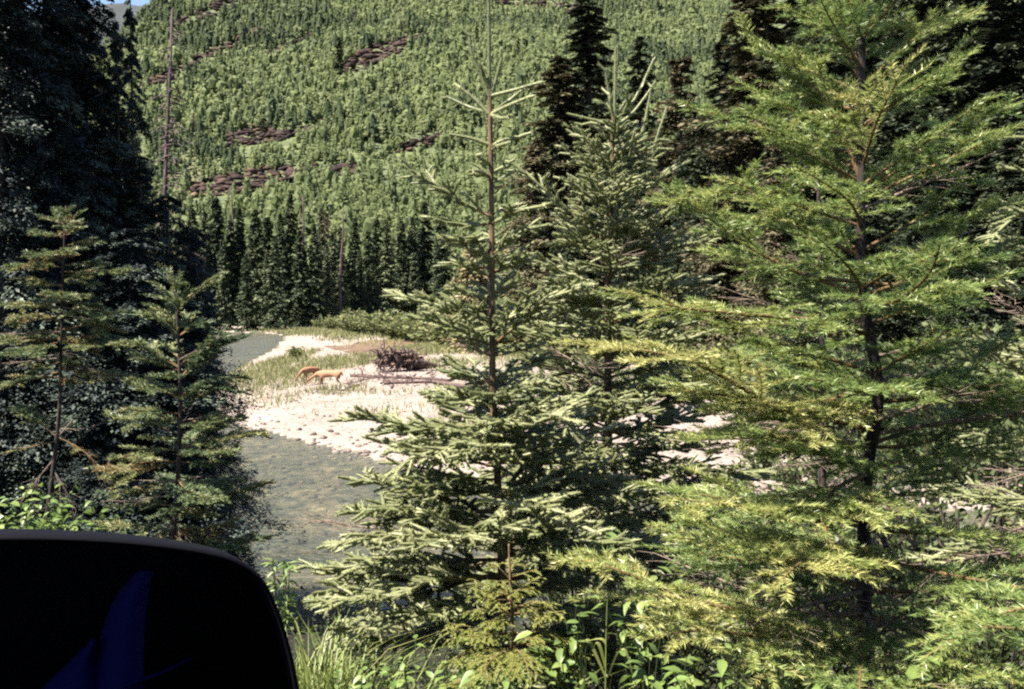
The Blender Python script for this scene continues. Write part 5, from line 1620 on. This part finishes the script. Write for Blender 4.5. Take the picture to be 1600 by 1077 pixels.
rng = np.random.default_rng(1200)
mb = MB()
for px, py, D, sx, n, h in [(515, 1070, 4.4, 0.10, 240, 1.0), (480, 1040, 4.5, 0.06, 80, 1.05), (560, 1075, 4.5, 0.12, 120, 0.85), (640, 1077, 4.6, 0.2, 60, 0.8), (960, 1060, 4.0, 0.25, 30, 0.8), (1100, 1077, 3.9, 0.4, 60, 0.75)]:
    c = at(px, py, D)
    blades(mb, rng, c[0] + rng.normal(0, sx, n), c[1] + rng.normal(0, sx, n), h * 0.55, h, 0.0042)
n = 700
blades(mb, rng, rng.uniform(-6, 7, n), rng.uniform(3.2, 13, n), 0.10, 0.28, 0.004)
o = mb.build('tall_grass', M['grass']); tag(o, 'long grass blades on the near bank beside the mirror', 'grass', kind='stuff')
# the one arching weed in front of the dark hollow
o = empty('grass_plant', at(945, 1090, 3.8)); tag(o, 'single tall grass plant with arching blades in the dark hollow', 'grass plant')
org = at(945, 1090, 3.8)
mb = MB(); tubes(mb, catmull([at(946, 1090, 3.8), at(947, 1000, 3.8), at(949, 930, 3.8)], 6) - org, 0.003, 0.0015, 4)
link('stem', mb.mesh('stem', M['grass'], smooth=True), o)
for pts in ([(947, 1060), (925, 1010), (915, 1000), (905, 1030)], [(948, 1010), (940, 998), (915, 1003), (897, 1015)], [(949, 1060), (965, 1020), (978, 1018), (990, 1060)], [(948, 1050), (935, 1005), (925, 1015)]):
    P = catmull([at(a, b, 3.8) for a, b in pts], 9) - org
    mb = MB(); wv = np.array([0.006, 0.003, 0.002]); s = np.linspace(0, 1, 9); kk = np.clip(np.sin((s * 0.85 + 0.15) * math.pi), 0.05, 1)[:, None]
    mb.add(np.concatenate([P - wv * kk, P + wv * kk]), f4=[[i, i + 1, i + 10, i + 9] for i in range(8)], t=0.7)
    link('blade', mb.mesh('blade', M['grass'], smooth=True), o)

# undergrowth over the near bank
rng = np.random.default_rng(1300)
n = 60000
x = rng.uniform(-13, 9, n); y = 2.6 + 27 * rng.random(n) ** 1.6
k = (~inpoly(x, y, WPOLY)) & (~inpoly(x, y, BPOLY)); x, y = x[k], y[k]
k = pdist(x, y, OUT) > 0.25; x, y = x[k], y[k]; n = len(x)
z = terrain(x, y)
hh = (0.08 + 0.5 * np.clip(fbm(x * 0.9, y * 0.9) + 0.35, 0.05, 1)) * rng.random(n) ** 0.7
p = np.stack([x, y, z + hh], 1)
d = nrm(np.stack([rng.normal(0, 1, n), rng.normal(0, 1, n), rng.normal(0.1, 0.35, n)], 1)); wv = nrm(np.cross(d, rng.normal(0, .4, (n, 3)) + [0, 0, 1])) 
l = rng.uniform(0.02, 0.05, n)[:, None] * (1 + 0.06 * (y[:, None] - 3))
V = np.stack([p, p + d * l * .5 + wv * l * .3, p + d * l, p + d * l * .5 - wv * l * .3], 1).reshape(-1, 3)
mb = MB(); mb.add(V, f4=np.arange(4 * n).reshape(-1, 4), t=np.repeat(np.clip(rng.normal(0.45, 0.22, n), 0, 1), 4))
o = mb.build('undergrowth', M['under']); tag(o, 'low leafy undergrowth covering the near bank', 'undergrowth', kind='stuff')

# ------------------------------------------------------------------ car: wing mirror in view, the door and added blue shapes it reflects
def plain(name, col, rough, metal=0.0, spec=0.5, coat=0.0, grain=0.0):
    m, nt, b, out = newmat(name)
    b.inputs['Base Color'].default_value = rgb(col); b.inputs['Roughness'].default_value = rough; b.inputs['Metallic'].default_value = metal
    b.inputs['Specular IOR Level'].default_value = spec; b.inputs['Coat Weight'].default_value = coat
    if grain:
        n = noise(nt, 400, 2); bp = nt.nodes.new('ShaderNodeBump'); bp.inputs['Strength'].default_value = grain; bp.inputs['Distance'].default_value = 0.001
        nt.links.new(n.outputs[0], bp.inputs['Height']); nt.links.new(bp.outputs[0], b.inputs['Normal'])
    return m


M['housing'] = plain('black mirror plastic', (0.0015, 0.0015, 0.004), 0.7, spec=0.10, grain=0.15)
M['glass'] = plain('mirror glass', (0.42, 0.42, 0.55), 0.02, 1.0)
M['paint'] = plain('dark blue car paint', (0.004, 0.004, 0.014), 0.3, coat=0.6)
M['seat'] = plain('black seat cloth', (0.006, 0.006, 0.008), 0.9, spec=0.1)
M['reflectblue'] = plain('added reflection blue', (0.004, 0.005, 0.075), 0.8, spec=0.2)  # colour of the added shapes that put blue streaks in the mirror

MN = nrm(np.array([0.52, -0.85, 0.05]))
MP = at(300, 960, 0.80)


def on_mirror(px, py, off=0.0):
    d = ray(px, py)
    t = ((MP + MN * off - CAM) @ MN) / (d @ MN)
    return CAM + d * t


OUTL = catmull([(-150, 842), (0, 836), (120, 838), (220, 845), (310, 857), (372, 874), (412, 905), (438, 955), (455, 1010), (466, 1060), (476, 1130), (470, 1230), (420, 1290), (250, 1310), (0, 1310), (-170, 1300), (-230, 1240), (-240, 1100), (-230, 900), (-190, 850), (-150, 842)], 120)[:-1]
car = empty('car_wing_mirror', MP)
tag(car, 'black car wing mirror in the lower left corner, its glass reflecting blue', 'wing mirror')
o3 = np.array([on_mirror(a, b) for a, b in OUTL]); cen = o3.mean(0)
N = len(o3)
rings = [cen + (o3 - cen) * 0.935 - MN * 0.006, cen + (o3 - cen) * 0.955 + MN * 0.004, cen + (o3 - cen) * 0.985 + MN * 0.004, o3 - MN * 0.004, o3 - MN * 0.03, cen + (o3 - cen) * 0.93 - MN * 0.065, cen + (o3 - cen) * 0.7 - MN * 0.095, cen + (o3 - cen) * 0.3 - MN * 0.108]
mb = MB()
F4 = [[r * N + i, r * N + (i + 1) % N, (r + 1) * N + (i + 1) % N, (r + 1) * N + i] for r in range(len(rings) - 1) for i in range(N)]
mb.add(np.concatenate(rings), f4=F4); mb.add(rings[-1], f3=[[0, i, i + 1] for i in range(1, N - 1)])
mb.build('housing', M['housing'], car, smooth=True, origin=MP)
gl = cen + (o3 - cen) * 0.94 - MN * 0.003
mb = MB(); mb.add(gl, f3=[[0, i + 1, i] for i in range(1, N - 1)])
mb.build('mirror_glass', M['glass'], car, origin=MP)
# arm to the door
mb = MB(); tubes(mb, catmull([cen - MN * 0.05 + [-0.05, 0, -0.10], cen + [-0.1, -0.12, -0.16], cen + [-0.12, -0.26, -0.17]], 8), 0.035, 0.045, 10, cap=True)
mb.build('mirror_arm', M['housing'], car, smooth=True, origin=MP)


def box(mb, lo, hi):
    lo = np.array(lo, float); hi = np.array(hi, float)
    V = [[(lo, hi)[i][0], (lo, hi)[j][1], (lo, hi)[k][2]] for i in (0, 1) for j in (0, 1) for k in (0, 1)]
    mb.add(V, f4=[[0, 1, 3, 2], [4, 6, 7, 5], [0, 4, 5, 1], [2, 3, 7, 6], [0, 2, 6, 4], [1, 5, 7, 3]])


ct = empty('car', (0, 0, 3.32)); tag(ct, 'dark car the photo is taken from, seen only in its wing mirror', 'car')
org = np.array([0, 0, 3.32])
mb = MB()
ys = [(0.40, -0.62), (0.44, -0.63), (0.475, -0.70), (0.48, -0.85), (0.44, -1.1), (0.40, -1.1), (0.40, -0.62)]
X = np.linspace(-0.9, 2.2, 24)
V = np.array([[x, a, CAMZ + b] for x in X for a, b in ys]); k = len(ys)
mb.add(V, f4=[[i * k + j, (i + 1) * k + j, (i + 1) * k + j + 1, i * k + j + 1] for i in range(len(X) - 1) for j in range(k - 1)])
mb.build('door_panel', M['paint'], ct, smooth=False, origin=org)
mb = MB(); box(mb, (-1.2, -1.35, CAMZ - 1.15), (3.6, 0.40, CAMZ - 1.10)); box(mb, (-1.2, -1.40, CAMZ - 1.15), (3.6, -1.35, CAMZ + 0.5)); box(mb, (3.6, -1.40, CAMZ - 1.15), (3.65, 0.40, CAMZ + 0.5)); mb.build('cabin_lining', M['seat'], ct, origin=org)
mb = MB(); box(mb, (-1.2, -1.40, CAMZ + 0.5), (3.65, 0.25, CAMZ + 0.54)); mb.build('roof', M['paint'], ct, origin=org)
# added blue shapes, cut so their mirror images make streaks on the glass
def unmirror(p):
    return p - 2 * ((p - MP) @ MN) * MN


for pts, wd in (([(228, 895), (205, 940), (192, 1000), (186, 1060), (186, 1110)], [12, 26, 34, 40, 40]), ([(150, 1000), (128, 1040), (105, 1100)], [4, 22, 60]), ([(300, 1030), (250, 1055), (190, 1075), (150, 1090)], [4, 10, 14, 16])):
    P = catmull([(a, b, 0) for a, b in pts], 12)[:, :2]; W_ = np.interp(np.linspace(0, 1, 12), np.linspace(0, 1, len(wd)), wd)
    rows = []
    for j in (-1, -0.5, 0, 0.5, 1):
        q = []
        for i, (a, b) in enumerate(P):
            dv = ray(a + j * W_[i], b); D = 2.05 + 0.05 * j * j
            q.append(unmirror(CAM + dv * D))
        rows.append(q)
    V = np.array(rows).reshape(-1, 3); n_ = 12
    back = V + nrm((V - MP)) * 0.05
    F4 = [[r * n_ + i, r * n_ + i + 1, (r + 1) * n_ + i + 1, (r + 1) * n_ + i] for r in range(4) for i in range(n_ - 1)]
    mb = MB(); mb.add(V, f4=F4); mb.add(back, f4=F4)
    rim = [r * n_ for r in range(5)] + [4 * n_ + i for i in range(1, n_)] + [r * n_ + n_ - 1 for r in (3, 2, 1, 0)] + [i for i in range(n_ - 2, 0, -1)]
    m2 = len(rim); mb.add(np.concatenate([V[rim], back[rim]]), f4=[[i, (i + 1) % m2, m2 + (i + 1) % m2, m2 + i] for i in range(m2)])
    mb.build('blue_reflection_shape', M['reflectblue'], ct, smooth=False, origin=org)

tt = sum(len(o.data.polygons) for o in sc.objects if o.type == 'MESH')
print('objects', len(sc.objects), 'faces', tt, 'unique tris', sum(sum(len(p.vertices) - 2 for p in m.polygons) if len(m.polygons) < 2000 else int((len(m.loops) - 2 * len(m.polygons))) for m in bpy.data.meshes if m.users))
